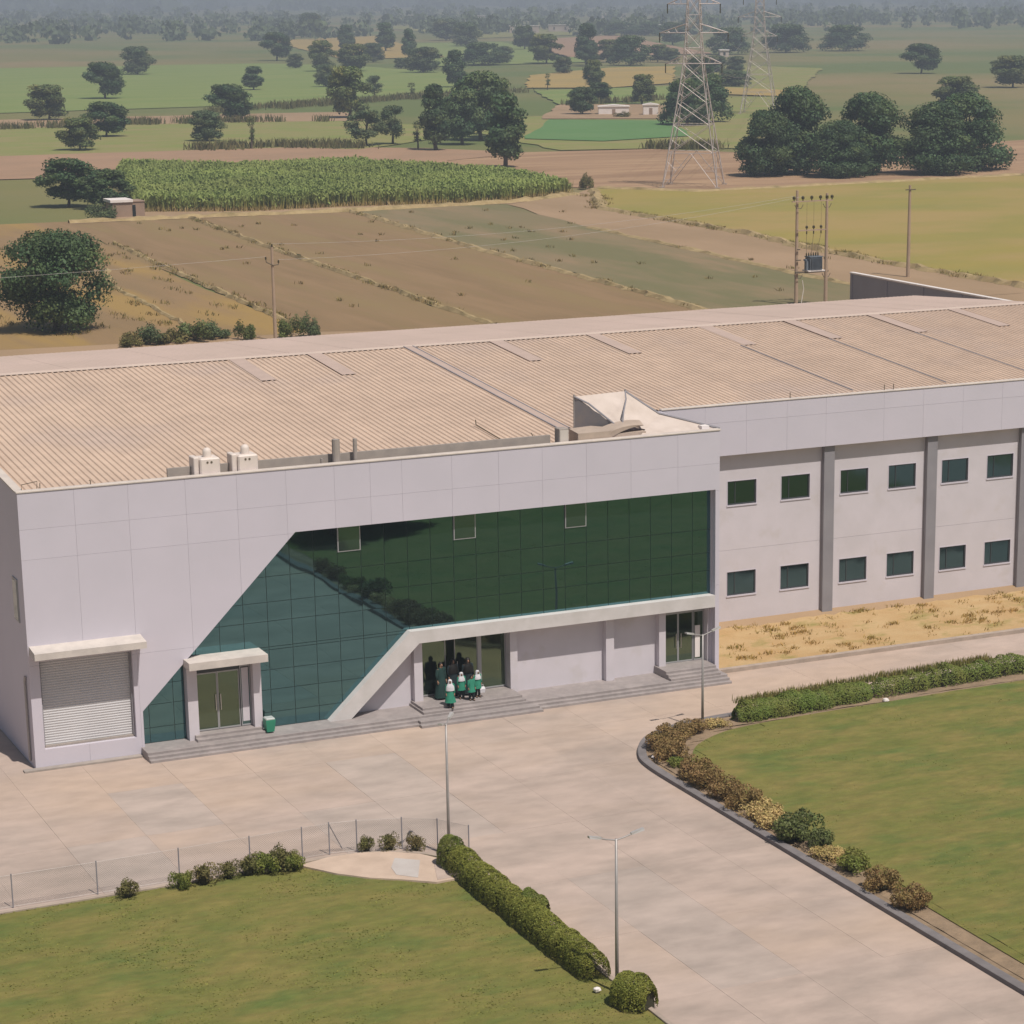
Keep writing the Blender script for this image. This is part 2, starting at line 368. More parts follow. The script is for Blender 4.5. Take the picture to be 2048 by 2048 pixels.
# leaf scatter ----------------------------------------------------------------
def leafy(mb, p, nrm, size, rr, tint, asp=.6, fold=.9):
    """one leaf: a quad tilted about the surface normal"""
    d = Vector((rr.gauss(0, 1), rr.gauss(0, 1), rr.gauss(0, 1)))
    nn = (nrm*1.0+d*fold*.6).normalized(); a = nn.cross(Vector((rr.gauss(0, 1), rr.gauss(0, 1), rr.gauss(0, 1)))).normalized(); b = nn.cross(a)
    s1 = size*rr.uniform(.65, 1.3); s2 = s1*asp; k = len(mb.v)
    for x, y in ((-s1, 0), (0, -s2), (s1, 0), (0, s2)): mb.v.append(tuple(p+a*x*.5+b*y*.5)); mb.t.append(tint)
    mb.f.append((k, k+1, k+2, k+3))
def blades(name, m, pts, h, wd, seed, lean=.35, tints=((.7, .75, .7), (1.15, 1.1, 1.0)), parent=None, label=None, cat=None, base_tint=None):
    """upright blades at (x,y,z) points -> one mesh"""
    rr = random.Random(seed); mb = MB(); mb.t = []
    for x, y, z in pts:
        a = rr.uniform(0, 6.283); hh = h*rr.uniform(.55, 1.15); ww = wd*rr.uniform(.6, 1.3); dx, dy = math.cos(a)*ww/2, math.sin(a)*ww/2
        lx, ly = rr.gauss(0, lean)*hh, rr.gauss(0, lean)*hh; t = rr.random(); c = tuple(tints[0][i]+(tints[1][i]-tints[0][i])*t for i in range(3))
        k = len(mb.v); mb.v += [(x-dx, y-dy, z), (x+dx, y+dy, z), (x+lx*.4+dx*.8, y+ly*.4+dy*.8, z+hh*.6), (x+lx*.4-dx*.8, y+ly*.4-dy*.8, z+hh*.6), (x+lx, y+ly, z+hh)]
        mb.t += [base_tint or c]*2+[c]*3; mb.f += [(k, k+1, k+2, k+3), (k+3, k+2, k+4)]
    o = mb.build(name, m, parent); o['kind'] = 'stuff'
    if label: tag(o, label, cat)
    return o
def inpoly(x, y, P):
    c = False
    for i in range(len(P)):
        (x1, y1), (x2, y2) = P[i], P[i-1]
        if (y1 > y) != (y2 > y) and x < (x2-x1)*(y-y1)/(y2-y1)+x1: c = not c
    return c
def sample(P, n, seed, z=0.0):
    rr = random.Random(seed); xs = [q[0] for q in P]; ys = [q[1] for q in P]; out = []
    while len(out) < n:
        x, y = rr.uniform(min(xs), max(xs)), rr.uniform(min(ys), max(ys))
        if inpoly(x, y, P): out.append((x, y, z))
    return out
CANE = [(73.5, 250), (86, 243.5), (101, 244), (122.8, 240.5), (137.5, 248.5), (139.8, 284), (138, 288), (127.5, 313), (102, 320), (92, 330), (83, 300)]
structure('cane_field_ground', MB().add([(x, y, .07) for x, y in CANE], [tuple(range(len(CANE)))]), M_weed)
def cane_h(x, y): return 2.1+.45*noise.noise(Vector((x*.09, y*.09, 3)))+.25*noise.noise(Vector((x*.35, y*.35, 9)))
mb = MB(); mb.t = []; rr = random.Random(31)
for x, y, z in sample(CANE, 46000, 5):
    hh = cane_h(x, y)*rr.uniform(.8, 1.08); t = rr.uniform(.78, 1.22)*(1+.25*noise.noise(Vector((x*.05, y*.05, 0))))
    if noise.noise(Vector((x*.22, y*.22, 20))) > .42: hh *= .72
    for q in range(2):
        a = rr.uniform(0, 6.283); dx, dy = math.cos(a), math.sin(a); ww = rr.uniform(.10, .17); L_ = rr.uniform(.5, 1.0); k = len(mb.v)
        b0 = Vector((x+rr.uniform(-.2, .2), y+rr.uniform(-.2, .2), hh-rr.uniform(.5, 1.5)))
        m1 = b0+Vector((dx*L_*.3, dy*L_*.3, .75)); e = b0+Vector((dx*L_, dy*L_, rr.uniform(.35, .8)))
        s_ = Vector((-dy, dx, 0))*ww
        mb.v += [tuple(b0-s_), tuple(b0+s_), tuple(m1+s_), tuple(m1-s_), tuple(e)]; mb.t += [(t*.95, t, t*.9)]*5
        mb.f += [(k, k+1, k+2, k+3), (k+3, k+2, k+4)]
o = mb.build('sugarcane', M_cane); tag(o, 'dense green sugarcane crop beyond the brown plots', 'sugarcane', kind='stuff')
fr = []
for i in range(len(CANE)):
    a, b = CANE[i-1], CANE[i]
    if max(a[1], b[1]) < 253:
        n = int(math.dist(a, b)*26)
        for k in range(n):
            t = rr.random(); fr.append((a[0]+(b[0]-a[0])*t+rr.uniform(-.3, .3), a[1]+(b[1]-a[1])*t+rr.uniform(-.2, 1.2), .05))
blades('cane_edge_stalks', M_cane, fr, 2.1, .14, 8, .12, ((.55, .55, .5), (1.15, 1.05, .9)), label='upright sugarcane stalks along the near edge of the crop', cat='sugarcane', base_tint=(1.5, 1.0, .9))
blades('dry_margin_grass', M_straw, [(x, y-1.0, .05) for x, y, z in fr if rr.random() < .6], .7, .1, 9, .4, label='straw coloured dry grass fringe below the sugarcane', cat='grass')
# row of low brown crop far left, weeds along field margins
def wline(pts, n, sp, seed):
    rr = random.Random(seed); out = []
    seg = [(pts[i], pts[i+1], math.dist(pts[i], pts[i+1])) for i in range(len(pts)-1)]; T = sum(s[2] for s in seg)
    for _ in range(n):
        d = rr.random()*T
        for a, b, l in seg:
            if d <= l: t = d/l; out.append((a[0]+(b[0]-a[0])*t+rr.gauss(0, sp), a[1]+(b[1]-a[1])*t+rr.gauss(0, sp), .02)); break
            d -= l
    return out
cl = []
for x, y, z in wline([(126.4, 124), (126.4, 142), (128, 164), (129.5, 176), (130, 222), (140, 245)], 60, .5, 3):
    cl += [(x+rr.gauss(0, .5), y+rr.gauss(0, .8), .1) for _ in range(40)]
for x, y, z in wline([(67.9, 115), (72.6, 191), (76, 236)], 26, .3, 13)+wline([(52.5, 122), (55.2, 170), (57.8, 205)], 30, .3, 14)+wline([(89.3, 115), (98, 230)], 14, .3, 15):
    cl += [(x+rr.gauss(0, .25), y+rr.gauss(0, .9), .1) for _ in range(26)]
for x, y, z in sample([(28, 122), (52, 122), (57, 205), (30, 205)], 70, 4):
    cl += [(x+rr.gauss(0, .35), y+rr.gauss(0, .8), .02) for _ in range(18)]
for x, y, z in sample([(60, 118), (125, 118), (125, 232), (66, 232)], 60, 41):
    cl += [(x+rr.gauss(0, .2), y+rr.gauss(0, .3), .02) for _ in range(14)]
blades('field_weeds', M_weedl, cl, .36, .10, 17, .6, ((1.0, .95, .9), (1.9, 1.5, 1.2)), label='scattered weed tufts along the bunds and bare plots', cat='weeds')
cl = []
for x, y, z in wline([(170, 535), (219, 570), (290, 620)], 90, 3, 3)+wline([(60, 482), (155, 486), (186, 474)], 60, 2, 6)+wline([(121, 384), (142, 384), (150, 368)], 40, 2, 7)+wline([(196, 342), (216, 330), (230, 345)], 30, 2, 27)+wline([(262, 520), (300, 540)], 30, 2, 28):
    cl += [(x+rr.gauss(0, 1.2), y+rr.gauss(0, 1.5), .1) for _ in range(26)]
blades('margin_scrub', M_weedl, cl, 1.7, .3, 18, .3, label='brownish scrub rows dividing the far fields', cat='scrub')

# ------------------------------------------------------------------ concrete yard
yard = structure('pavement', MB().add([(-40, -60, -.02), (70, -60, -.02), (70, 1.2, -.02), (-40, 1.2, -.02)], [(0, 1, 2, 3)]), M_gutter)
structure('rear_apron', MB().add([(-40, 1.2, -.02), (.2, 1.2, -.02), (.2, 44, -.02), (-40, 44, -.02)], [(0, 1, 2, 3)]), M_conc)
SX, SY = 2.86, 5.4
M_conc2 = mat('greyer_concrete', (.455, .372, .322), (.36, .30, .26), .34, .85, grime=.13, gscale=.9, bump=.05, bscale=9, objvar=.03, detail=11, lo=.40, hi=.68, stretch=(.8, 1.5, 1))
slab2 = MB().prism_xy([(.003, .003), (SX-.003, .003), (SX-.003, SY-.003), (.003, SY-.003)], -.06, 0).mesh('concrete_slab', M_conc2)
slab = MB().prism_xy([(.003, .003), (SX-.003, .003), (SX-.003, SY-.003), (.003, SY-.003)], -.06, 0).mesh('concrete_slab', M_conc)
for i in range(-10, 14):
    for j in range(-8, 1):
        x, y = 13.12+SX*i, -4.2+SY*j
        if y > .5 or (x > 29 and y < -12) or (x < 4 and y < -24): continue
        inst('concrete_slab', slab2 if (i, j) in ((0, -4), (0, -5), (-1, -2), (-2, -2), (-1, -1), (-4, -1), (-5, -2)) else slab, yard, (x, y, RND.uniform(-.0015, .0015)), (RND.uniform(-.0004, .0004), RND.uniform(-.0004, .0004), 0))
# ------------------------------------------------------------------ lawns with kerbs
def smooth(pts, it=2):
    for _ in range(it):
        q = [pts[0]]
        for a, b in zip(pts[:-1], pts[1:]): q += [(a[0]*.75+b[0]*.25, a[1]*.75+b[1]*.25), (a[0]*.25+b[0]*.75, a[1]*.25+b[1]*.75)]
        pts = q+[pts[-1]]
    return pts
def offset(pts, d):
    out = []
    for i, p in enumerate(pts):
        a, b = pts[max(0, i-1)], pts[min(len(pts)-1, i+1)]; l = math.dist(a, b); out.append((p[0]-(b[1]-a[1])/l*d, p[1]+(b[0]-a[0])/l*d))
    return out
def ribbon(pts, d0, d1, z0, z1, mb=None):
    mb = mb or MB(); A = offset(pts, d0); B = offset(pts, d1); k = len(mb.v)
    for a, b in zip(A, B): mb.v += [(*a, z0), (*a, z1-.015), (a[0]*.9+b[0]*.1, a[1]*.9+b[1]*.1, z1), (a[0]*.1+b[0]*.9, a[1]*.1+b[1]*.9, z1), (*b, z1-.015), (*b, z0)]
    for i in range(len(pts)-1):
        for j in range(5): mb.f.append((k+i*6+j, k+i*6+6+j, k+i*6+7+j, k+i*6+1+j))
    return mb
KR = smooth([(20.93, -46), (20.93, -24), (20.95, -14), (20.96, -10.4), (21.35, -8.9), (22.4, -7.2), (23.6, -6.35), (25.4, -5.75), (29, -5.5), (38, -5.0), (60, -4.6)], 3)
KR = KR[::-1]
structure('lawn_kerb', ribbon(KR, .0, .34, -.02, .16), M_kerb)
IR = smooth([(22.1, -46), (22.3, -24.4), (22.4, -20), (22.5, -15.2), (22.7, -11.6), (23.4, -9.5), (24.9, -8.2), (27, -7.35), (38, -6.9), (60, -6.3)], 3)[::-1]
def sheet(name, outline, m, z, step=.6, amp=.03):
    """gridded sheet over the outline with gentle bumps"""
    xs = [q[0] for q in outline]; ys = [q[1] for q in outline]
    mb = MB(); n = len(outline); ar = sum(outline[i][0]*outline[(i+1) % n][1]-outline[(i+1) % n][0]*outline[i][1] for i in range(n))
    x0, y0 = min(xs), min(ys); NX = int((max(xs)-x0)/step)+2; NY = int((max(ys)-y0)/step)+2; ids = {}
    def vid(i, j):
        if (i, j) not in ids:
            x, y = x0+i*step, y0+j*step; ids[(i, j)] = len(mb.v); mb.v.append((x, y, z+amp*noise.noise(Vector((x*.5, y*.5, 1)))+amp*.6*noise.noise(Vector((x*1.7, y*1.7, 4)))))
        return ids[(i, j)]
    edge = []
    for i in range(NX):
        for j in range(NY):
            c = [inpoly(x0+(i+a)*step, y0+(j+b)*step, outline) for a, b in ((0, 0), (1, 0), (1, 1), (0, 1))]
            if all(c): mb.f.append((vid(i, j), vid(i+1, j), vid(i+1, j+1), vid(i, j+1)))
    pts = outline if ar > 0 else outline[::-1]
    k = len(mb.v); mb.v += [(x, y, z-.015) for x, y in pts]; mb.f.append(tuple(range(k, k+n)))
    return structure(name, mb, m, smooth=False)
KRin = offset(KR, .3)
sheet('planting_bed', KRin+IR[::-1], M_bedsoil, .10, .3, .04)
LAWNR = offset(IR, 0)+[(22.1, -46), (60, -46)]
sheet('lawn', IR+[(60, -46)], M_lawn, .13, .5, .05)
KL = smooth([(-40, -15.2), (-10, -15.2), (.8, -15.1), (4.2, -15.0), (6.4, -14.85), (8.2, -15.05), (9.6, -15.75), (10.35, -16.9), (10.6, -18.4), (10.62, -30), (10.62, -46)], 3)[::-1]
KL = KL[::-1]
structure('lawn_kerb', ribbon(KL, -.16, .0, -.02, .12), M_kerb2)
KLin = offset(KL, -.14)
sheet('lawn', [q for q in KLin]+[(-40, -46)], M_lawn, .07, .5, .05)
# cement pad in the lawn's corner
PAD = [(5.4, -15.35), (6.6, -15.0), (7.6, -15.05), (8.6, -15.4), (9.5, -16.1), (10.1, -17.2), (10.2, -18.2), (9.75, -19.0), (8.95, -19.0), (7.95, -18.2), (7.1, -17.6), (6.25, -16.7)]
pad = structure('cement_pad', MB().prism_xy(PAD, .02, .125), mat('pad_cement', (.57, .44, .345), (.47, .36, .28), .9, .9, bump=.1))
for nm, P, m in (('cement_patch', [(8.55, -16.15), (9.25, -16.75), (8.55, -18.35), (8.0, -17.75), (8.1, -17.0)], M_patch),
                 ('cement_patch', [(9.5, -17.4), (9.95, -17.5), (9.7, -18.85), (9.05, -18.85)], M_conc)):
    o = MB().prism_xy(P, .12, .137).build(nm, m, pad)
rr = random.Random(77)
sp = []
for P, n, z in ((IR+[(60, -46)], 26000, .1), ([q for q in KLin if q[0] > -12]+[(10.3, -38), (-12, -38)], 30000, .05)):
    c = 0
    for x, y, zz in sample(P, n, n):
        if inpoly(x, y, PAD) or (x > 45) or (y < -33 and x > 18): continue
        sp.append((x, y, z+.0))
blades('lawn_grass', M_blade, sp, .04, .07, 21, .8, ((.82, .84, .82), (1.02, 1.0, .98)), label='short patchy lawn grass on both lawns', cat='grass')
# dry raised bed in front of the wing
mb = MB(); nx, ny = 90, 16
for j in range(ny+1):
    for i in range(nx+1):
        x = 29.78+i*(62-29.78)/nx; t = j/ny; y = .62+t*5.42; z = .12+.5*t**1.1+.05*noise.noise(Vector((x*.6, y*.6, 2)))+.03*noise.noise(Vector((x*2, y*2, 5)))
        mb.v.append((x, y, z))
for j in range(ny):
    for i in range(nx): k = j*(nx+1)+i; mb.f.append((k, k+1, k+nx+2, k+nx+1))
structure('dry_bed', mb, M_dryg, smooth=True)
structure('bed_kerb', MB().box(29.78, 62, .34, .64, -.02, .17), M_kerb2)
structure('bed_strip', MB().add([(29.9, 4.9, .40), (62, 4.9, .40), (62, 6.0, .73), (29.9, 6.0, .73)], [(0, 1, 2, 3)]), M_tan)
cl = []
for x, y, z in sample([(30, .8), (52, .8), (52, 5.6), (30, 5.6)], 150, 91):
    cl += [(x+rr.gauss(0, .18), y+rr.gauss(0, .12), .1+.5*((y-.62)/5.42)) for _ in range(rr.choice((6, 10, 26, 34)))]
blades('dry_bed_tufts', M_weedl, cl, .16, .04, 33, .7, ((1.6, 1.3, 1.0), (2.8, 2.0, 1.4)), label='withered weed tufts on the dry raised bed', cat='weeds')
#@@BUILDING
# ================================================================== FACTORY BUILDING
HT = 10.8; RS = .072; YR = 22.2; YF = 35.2
def roof_z(y): return 10.45+RS*(y-.4) if y <= YR else 10.45+RS*(YR-.4)-RS*(y-YR)
BLD = empty('factory_building', (0, 0, 0), 'long white two storey factory with slanted mirror glass front and beige ribbed roof', 'building')
XE = 62.0
# core body: keeps the inside dark and closes the sides
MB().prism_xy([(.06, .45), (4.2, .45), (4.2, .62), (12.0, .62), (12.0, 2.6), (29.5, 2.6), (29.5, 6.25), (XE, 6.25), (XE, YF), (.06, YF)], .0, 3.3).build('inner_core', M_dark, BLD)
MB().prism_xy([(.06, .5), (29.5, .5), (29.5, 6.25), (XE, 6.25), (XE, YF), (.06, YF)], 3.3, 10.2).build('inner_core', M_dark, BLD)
# ---- facade
CURT = [[(4.3, 0), (29.55, 0), (29.55, 1.77), (4.3, 1.77)], [(4.3, 1.77), (29.55, 1.77), (29.55, 8.27), (10.80, 8.27)]]
ROLL = [(.4, .75), (4.0, .75), (4.0, 4.24), (.4, 4.24)]
def carve(cell, holes):
    ps = [cell]
    for h in holes: ps = [q for p in ps for q in (subtract(p, h) if clip(p, h) else [p])]
    return ps
fac = MB()
for p in carve([(0, 0), (29.75, 0), (29.75, HT), (0, HT)], CURT+[ROLL]): fac.prism_xz(p, .03, .5)
FAC = fac.build('facade', M_clad, BLD)
jx = [0, 2.13, 4.2, 6.45, 8.5, 10.5, 12.5, 14.0, 15.35, 17.5, 19.55, 21.5, 23.5, 25.55, 27.75, 29.75]
jz = [0, 4.1, 8.22, 9.39, HT]
for a, b in zip(jx[:-1], jx[1:]):
    for c, d in zip(jz[:-1], jz[1:]):
        g = .003; cell = [(a+g, c+g), (b-g, c+g), (b-g, d-g), (a+g, d-g)]
        if a == 0: cell = [(0, c+g), (b-g, c+g), (b-g, d-g), (0, d-g)]
        ps = carve(cell, CURT+[ROLL])
        if not ps: continue
        mb = MB(); dy = RND.uniform(0, .002)
        for p in ps: mb.prism_xz(p, -dy, .03)
        mb.build('facade_panel', M_clad, FAC)
MB().bbox(-.04, 29.79, -.03, .30, HT, HT+.06, .02).build('coping', M_coping, BLD)
# left gable wall
mb = MB()
gz = [(0.5, HT), (1.2, HT), (YR, 12.35), (YF, 11.5)]
MB().add([(0, .5, 0), (0, YF, 0), (0, YF, 11.5), (0, YR, 12.3), (0, .5, HT), (.25, .5, 0), (.25, YF, 0), (.25, YF, 11.5), (.25, YR, 12.3), (.25, .5, HT)],
         [(0, 4, 3, 2, 1), (5, 6, 7, 8, 9), (0, 5, 9, 4), (4, 9, 8, 3), (3, 8, 7, 2), (2, 7, 6, 1)]).build('side_wall', M_clad, BLD)
MB().add([(-.04, .3, HT+.05), (.29, .3, HT+.05), (.29, YR, 12.35), (-.04, YR, 12.35), (-.04, YF, 11.55), (.29, YF, 11.55),
          (-.04, .3, HT-.02), (-.04, YR, 12.28), (-.04, YF, 11.48)], [(0, 1, 2, 3), (3, 2, 5, 4), (6, 0, 3, 7), (7, 3, 4, 8)]).build('side_coping', M_coping, BLD)
wn = MB().box(-.04, .02, .95, 1.75, 5.6, 7.3).build('side_window', M_alu, BLD); MB().box(-.05, -.035, 1.02, 1.68, 5.68, 7.22).build('pane', M_glass2, wn)
MB().tube([(-.06, .62, .2), (-.06, .62, 3.4), (-.05, .55, 3.6)], .05).build('downpipe', M_galv, BLD)
# ---- mirror curtain wall, pane by pane
T1 = [(6.05, 3.52), (29.54, 3.52), (29.54, 8.26), (10.79, 8.26)]
T2a = [(4.31, .33), (6.10, .33), (6.10, 3.57), (4.31, 1.78)]
T2b = [(9.14, .33), (12.2, .33), (15.39, 3.52), (9.14, 3.52)]
fr = MB()
for p in (T1, T2a, T2b): fr.prism_xz(p, .43, .5)
CW = fr.build('curtain_wall', mat('curtain_frame', (.16, .20, .195), rough=.4, metal=.4), BLD)
gx = [.64+k for k in range(3, 30)]; gzs = [.33, .95, 1.88, 2.70, 3.64, 4.69, 5.47, 6.50, 8.26]
VENT = {(12, 7.2), (17, 7.2), (22, 7.2)}
def pane(poly, m, name='glass_pane', parent=CW, y=.40, tilt=None, th=.02):
    cx = sum(q[0] for q in poly)/len(poly); cz = sum(q[1] for q in poly)/len(poly)
    me = MB().prism_xz([(x-cx, z-cz) for x, z in poly], -th/2, th/2).mesh(name, m)
    return inst(name, me, parent, (cx, y, cz), tilt or (math.radians(-.45+RND.uniform(-.12, .12)), 0, math.radians(RND.uniform(-.12, .12))))
for reg in (T1, T2a, T2b):
    for a, b in zip(gx[:-1], gx[1:]):
        for c, d in zip(gzs[:-1], gzs[1:]):
            if c == 3.64 and reg is not T1: continue
            cell = clip([(a, c), (b, c), (b, d), (a, d)], reg)
            if not cell: continue
            vk = int(a)
            if reg is T1 and d == 8.26 and vk in (12, 17, 22):      # top-hung vent in the top row
                up = [(a, 7.18), (b, 7.18), (b, 8.24), (a, 8.24)]
                v = MB(); v.prism_xz([(x-a-.5, z-7.72) for x, z in up], -.02, .02)
                fo = inst('vent_window', v.mesh('vent_window', M_alu), CW, (a+.5, .35, 7.72), (math.radians(.9), 0, 0), (.97, 1, .97))
                vg = MB().prism_xz([(x-a-.5, z-7.72) for x, z in inset(up, .045)], -.03, -.021); inst('pane', vg.mesh('pane', M_vent), fo, (0, 0, 0))
                cell = [(a, c), (b, c), (b, 7.18), (a, 7.18)]
            cell = inset(cell, .011)
            if cell and area(cell) > .004: pane(cell, M_glass)
# ---- portal frame: sloping leg, beam
BEAM = MB().prism_xz([(11.62, .0), (12.52, .0), (15.90, 3.13), (15.53, 3.66)], -.0, .46).add([], [])
BEAM.build('sloping_leg', M_beam, BLD)
MB().prism_xz([(15.53, 3.66), (15.90, 3.13), (29.55, 3.13), (29.55, 3.66)], -.003, .46).build('portal_beam', M_beam, BLD)
MB().box(15.85, 29.54, .03, 1.0, 3.135, 3.30).build('soffit', M_beam, BLD)
# ---- recessed ground floor
GW = .80
gf = MB().prism_xz([(12.3, .3), (15.9, .3), (15.9, 3.3), (13.4, 3.3), (12.3, 2.2)], GW, GW+.15)
GFW = gf.build('ground_floor_wall', M_paint, BLD)
for x0, x1 in ((20.15, 24.6), (24.6, 27.3)): MB().box(x0+.004, x1-.004, GW, GW+.15, .3, 3.3).build('wall_panel', M_paint, GFW)
for x0, x1, y0 in ((15.83, 16.2, .5), (20.14, 20.47, .52), (24.57, 24.95, .50), (27.1, 27.42, .50)):
    MB().box(x0, x1, y0, GW+.9, .3, 3.29).build('pier', M_paint, BLD)
MB().box(29.42, 29.55, .45, 1.4, .3, 3.29).build('jamb', M_paint, BLD)
# ---- interior behind the doors
MB().add([(15.9, 1.1, .53), (29.5, 1.1, .53), (29.5, 2.55, .53), (15.9, 2.55, .53)], [(0, 1, 2, 3)]).build('lobby_floor', M_inside, BLD)
MB().add([(15.9, 2.55, .5), (29.5, 2.55, .5), (29.5, 2.55, 3.3), (15.9, 2.55, 3.3)], [(0, 1, 2, 3)]).build('lobby_wall', M_inside, BLD)
# ---- glazed doors
def handle(parent, x, y, z0, z1):
    mb = MB(); mb.tube([(x, y-.07, z0), (x, y-.07, z1)], .018, 8); mb.tube([(x, y, z0+.08), (x, y-.07, z0+.08)], .012, 6); mb.tube([(x, y, z1-.08), (x, y-.07, z1-.08)], .012, 6)
    return mb.build('handle', M_steel, parent)
def gl_door(x0, x1, z0, z1, y, name='glass_door', m=None):
    mb = MB(); t = .035
    mb.box(x0, x0+t, y-.025, y+.025, z0, z1); mb.box(x1-t, x1, y-.025, y+.025, z0, z1); mb.box(x0+t, x1-t, y-.025, y+.025, z0, z0+.06); mb.box(x0+t, x1-t, y-.025, y+.025, z1-.05, z1)
    o = mb.build(name, M_alu, BLD); MB().box(x0+t, x1-t, y-.008, y+.008, z0+.06, z1-.05).build('pane', m or M_gdoor, o); return o
# main door, one leaf standing open inwards
DY = 1.02
gl_door(16.22, 17.42, .56, 2.98, DY, 'side_light')
d = gl_door(17.82, 18.86, .56, 2.98, DY); handle(d, 17.92, DY, 1.2, 1.9)
gl_door(19.0, 20.12, .56, 2.98, DY, 'side_light')
mb = MB(); mb.box(17.42, 17.46, DY, DY+.9, .56, 2.9); o = mb.build('open_door_leaf', M_gdoor, BLD)
MB().box(16.2, 20.14, DY-.04, DY+.06, 2.98, 3.29).build('door_header', M_alu, BLD)
MB().box(18.86, 19.0, DY-.05, DY+.06, .54, 2.98).build('door_mullion', M_alu, BLD)
# right door
d = gl_door(27.45, 28.16, .65, 2.86, GW+.02); d2 = gl_door(28.17, 28.88, .65, 2.86, GW+.02); handle(d2, 28.28, GW, 1.3, 1.95); handle(d, 28.05, GW, 1.3, 1.95)
gl_door(28.92, 29.40, .65, 2.86, GW+.02, 'side_light')
MB().box(27.42, 29.42, GW-.02, GW+.08, 2.86, 3.29).build('door_header', M_alu, BLD)
MB().box(28.98, 29.22, GW-.03, GW-.006, .78, 2.2).build('notice_board', M_white, BLD)
# left porch: columns, canopy, door
for x0, x1 in ((6.11, 6.52), (8.80, 9.13)): MB().box(x0, x1, -.02, .47, .32, 3.38).build('porch_column', M_paint, BLD)
MB().prism_xz([(6.02, 3.36), (9.22, 3.36), (9.22, 3.66), (6.02, 3.66)], -.78, .40).build('porch_canopy', M_cream, BLD)
d = gl_door(6.55, 7.42, .56, 2.92, .34); handle(d, 7.33, .34, 1.35, 2.0); d2 = gl_door(7.43, 8.32, .56, 2.92, .34); handle(d2, 7.53, .34, 1.35, 2.0)
gl_door(8.36, 8.78, .56, 3.05, .34, 'side_light', M_vent); MB().box(8.42, 8.7, .30, .312, .75, 2.95).build('door_blind', M_paint, BLD)
MB().box(6.52, 8.8, .32, .45, 2.925, 3.36).build('door_header', M_darkframe, BLD)
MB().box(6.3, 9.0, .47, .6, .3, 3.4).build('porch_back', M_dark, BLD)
# ---- roller shutter bay
mb = MB(); n = 34
for k in range(n):
    z0 = .82+k*(3.42/n); z1 = z0+3.42/n
    mb.add([(.4, .30, z0), (4.0, .30, z0), (4.0, .285, (z0+z1)/2), (.4, .285, (z0+z1)/2), (4.0, .30, z1-.012), (.4, .30, z1-.012), (4.0, .31, z1), (.4, .31, z1)], [(0, 1, 2, 3), (3, 2, 4, 5), (5, 4, 6, 7)])
SH = mb.build('roller_shutter', M_shut, BLD); SH['label'] = 'closed ribbed roller shutter'
MB().box(.4, 4.0, .20, .33, .755, .83).build('bottom_bar', M_gutter, SH)
for x0, x1 in ((.402, .47), (3.93, 3.998)): MB().box(x0, x1, .17, .28, .83, 4.23).build('guide_rail', M_pil, SH)
MB().add([(.05, 0, 4.55), (4.37, 0, 4.55), (4.37, -.9, 4.52), (.05, -.9, 4.52), (.05, 0, 4.88), (4.37, 0, 4.88), (4.37, -.9, 4.78), (.05, -.9, 4.78)],
         [(0, 1, 2, 3), (4, 7, 6, 5), (3, 2, 6, 7), (0, 3, 7, 4), (1, 5, 6, 2)]).build('shutter_canopy', M_cream, BLD)
MB().box(-.5, 4.1, -.32, -.01, .001, .07).build('drain_kerb', M_gutter, BLD)
# ---- steps
R_ = .107
def steps(x0, x1, ytop, tread, n, z0, parent=BLD, yb=.5, ends=(0, 0), label=None):
    """n treads, top one at z0+n*R_; each step its own slab"""
    for k in range(n):
        zt = z0+(k+1)*R_; yf = ytop-(n-1-k)*tread
        e0, e1 = ends; i = n-1-k
        MB().bbox(x0-e0*i*tread, x1+e1*i*tread, yf, yb, zt-R_ if k else z0-.02, zt-.0, .012).build('step', M_step, parent)
ST = MB().box(4.2, 29.4, .2, .8, -.01, .3).build('plinth', M_step, BLD)
steps(4.16, 29.72, -.86, .2, 3, 0, ST, .46)
MB().box(12.4, 29.4, .46, .80, .02, .318).build('platform', M_step, ST)
steps(6.32, 9.1, -.12, .27, 2, .321, ST, .44)
steps(15.75, 20.2, -.55, .25, 2, .321, ST, 1.1, (.25, .25))
MB().bbox(15.35, 20.65, -1.32, -.84, -.01, .2175, .012).build('step', M_step, ST)
MB().bbox(15.3, 20.7, -1.58, -1.30, -.01, .110, .012).build('step', M_step, ST)
steps(27.0, 29.42, -.36, .22, 3, .321, ST, .80)
# ---- wing
WY = 6.0; FY = 5.6
win_x = [(33.36, 34.85), (36.16, 37.66), (39.31, 40.80), (41.92, 43.41), (44.87, 46.35), (47.43, 48.91), (50.5, 51.98), (53.1, 54.58), (56.1, 57.58), (58.7, 60.18)]
HOL = [[(a, z0), (b, z0), (b, z1), (a, z1)] for a, b in win_x for z0, z1 in ((1.92, 3.03), (6.15, 7.25))]
mb = MB()
for p in carve([(29.75, .2), (XE, .2), (XE, 8.56), (29.75, 8.56)], HOL): mb.prism_xz(p, WY+.02, WY+.25)
WW = mb.build('wing_wall', M_paint, BLD)
pil = [(38.29, 38.84), (43.9, 44.45), (49.2, 49.75), (54.85, 55.4), (60.5, 61.05)]
bx = [29.75]+[(a+b)/2 for a, b in pil]+[XE]
for a, b in zip(bx[:-1], bx[1:]):
    for c, d in ((.25, 4.06), (4.06, 8.55)):
        ps = carve([(a, c+.005), (b, c+.005), (b, d-.005), (a, d-.005)], HOL)
        m_ = MB()
        for p in ps: m_.prism_xz(p, WY, WY+.02)
        m_.build('wall_panel', M_paint, WW)
for a, b in pil: MB().box(a, b, WY-.24, WY, .25, 8.55).build('pilaster', M_pil, BLD)
fme = None
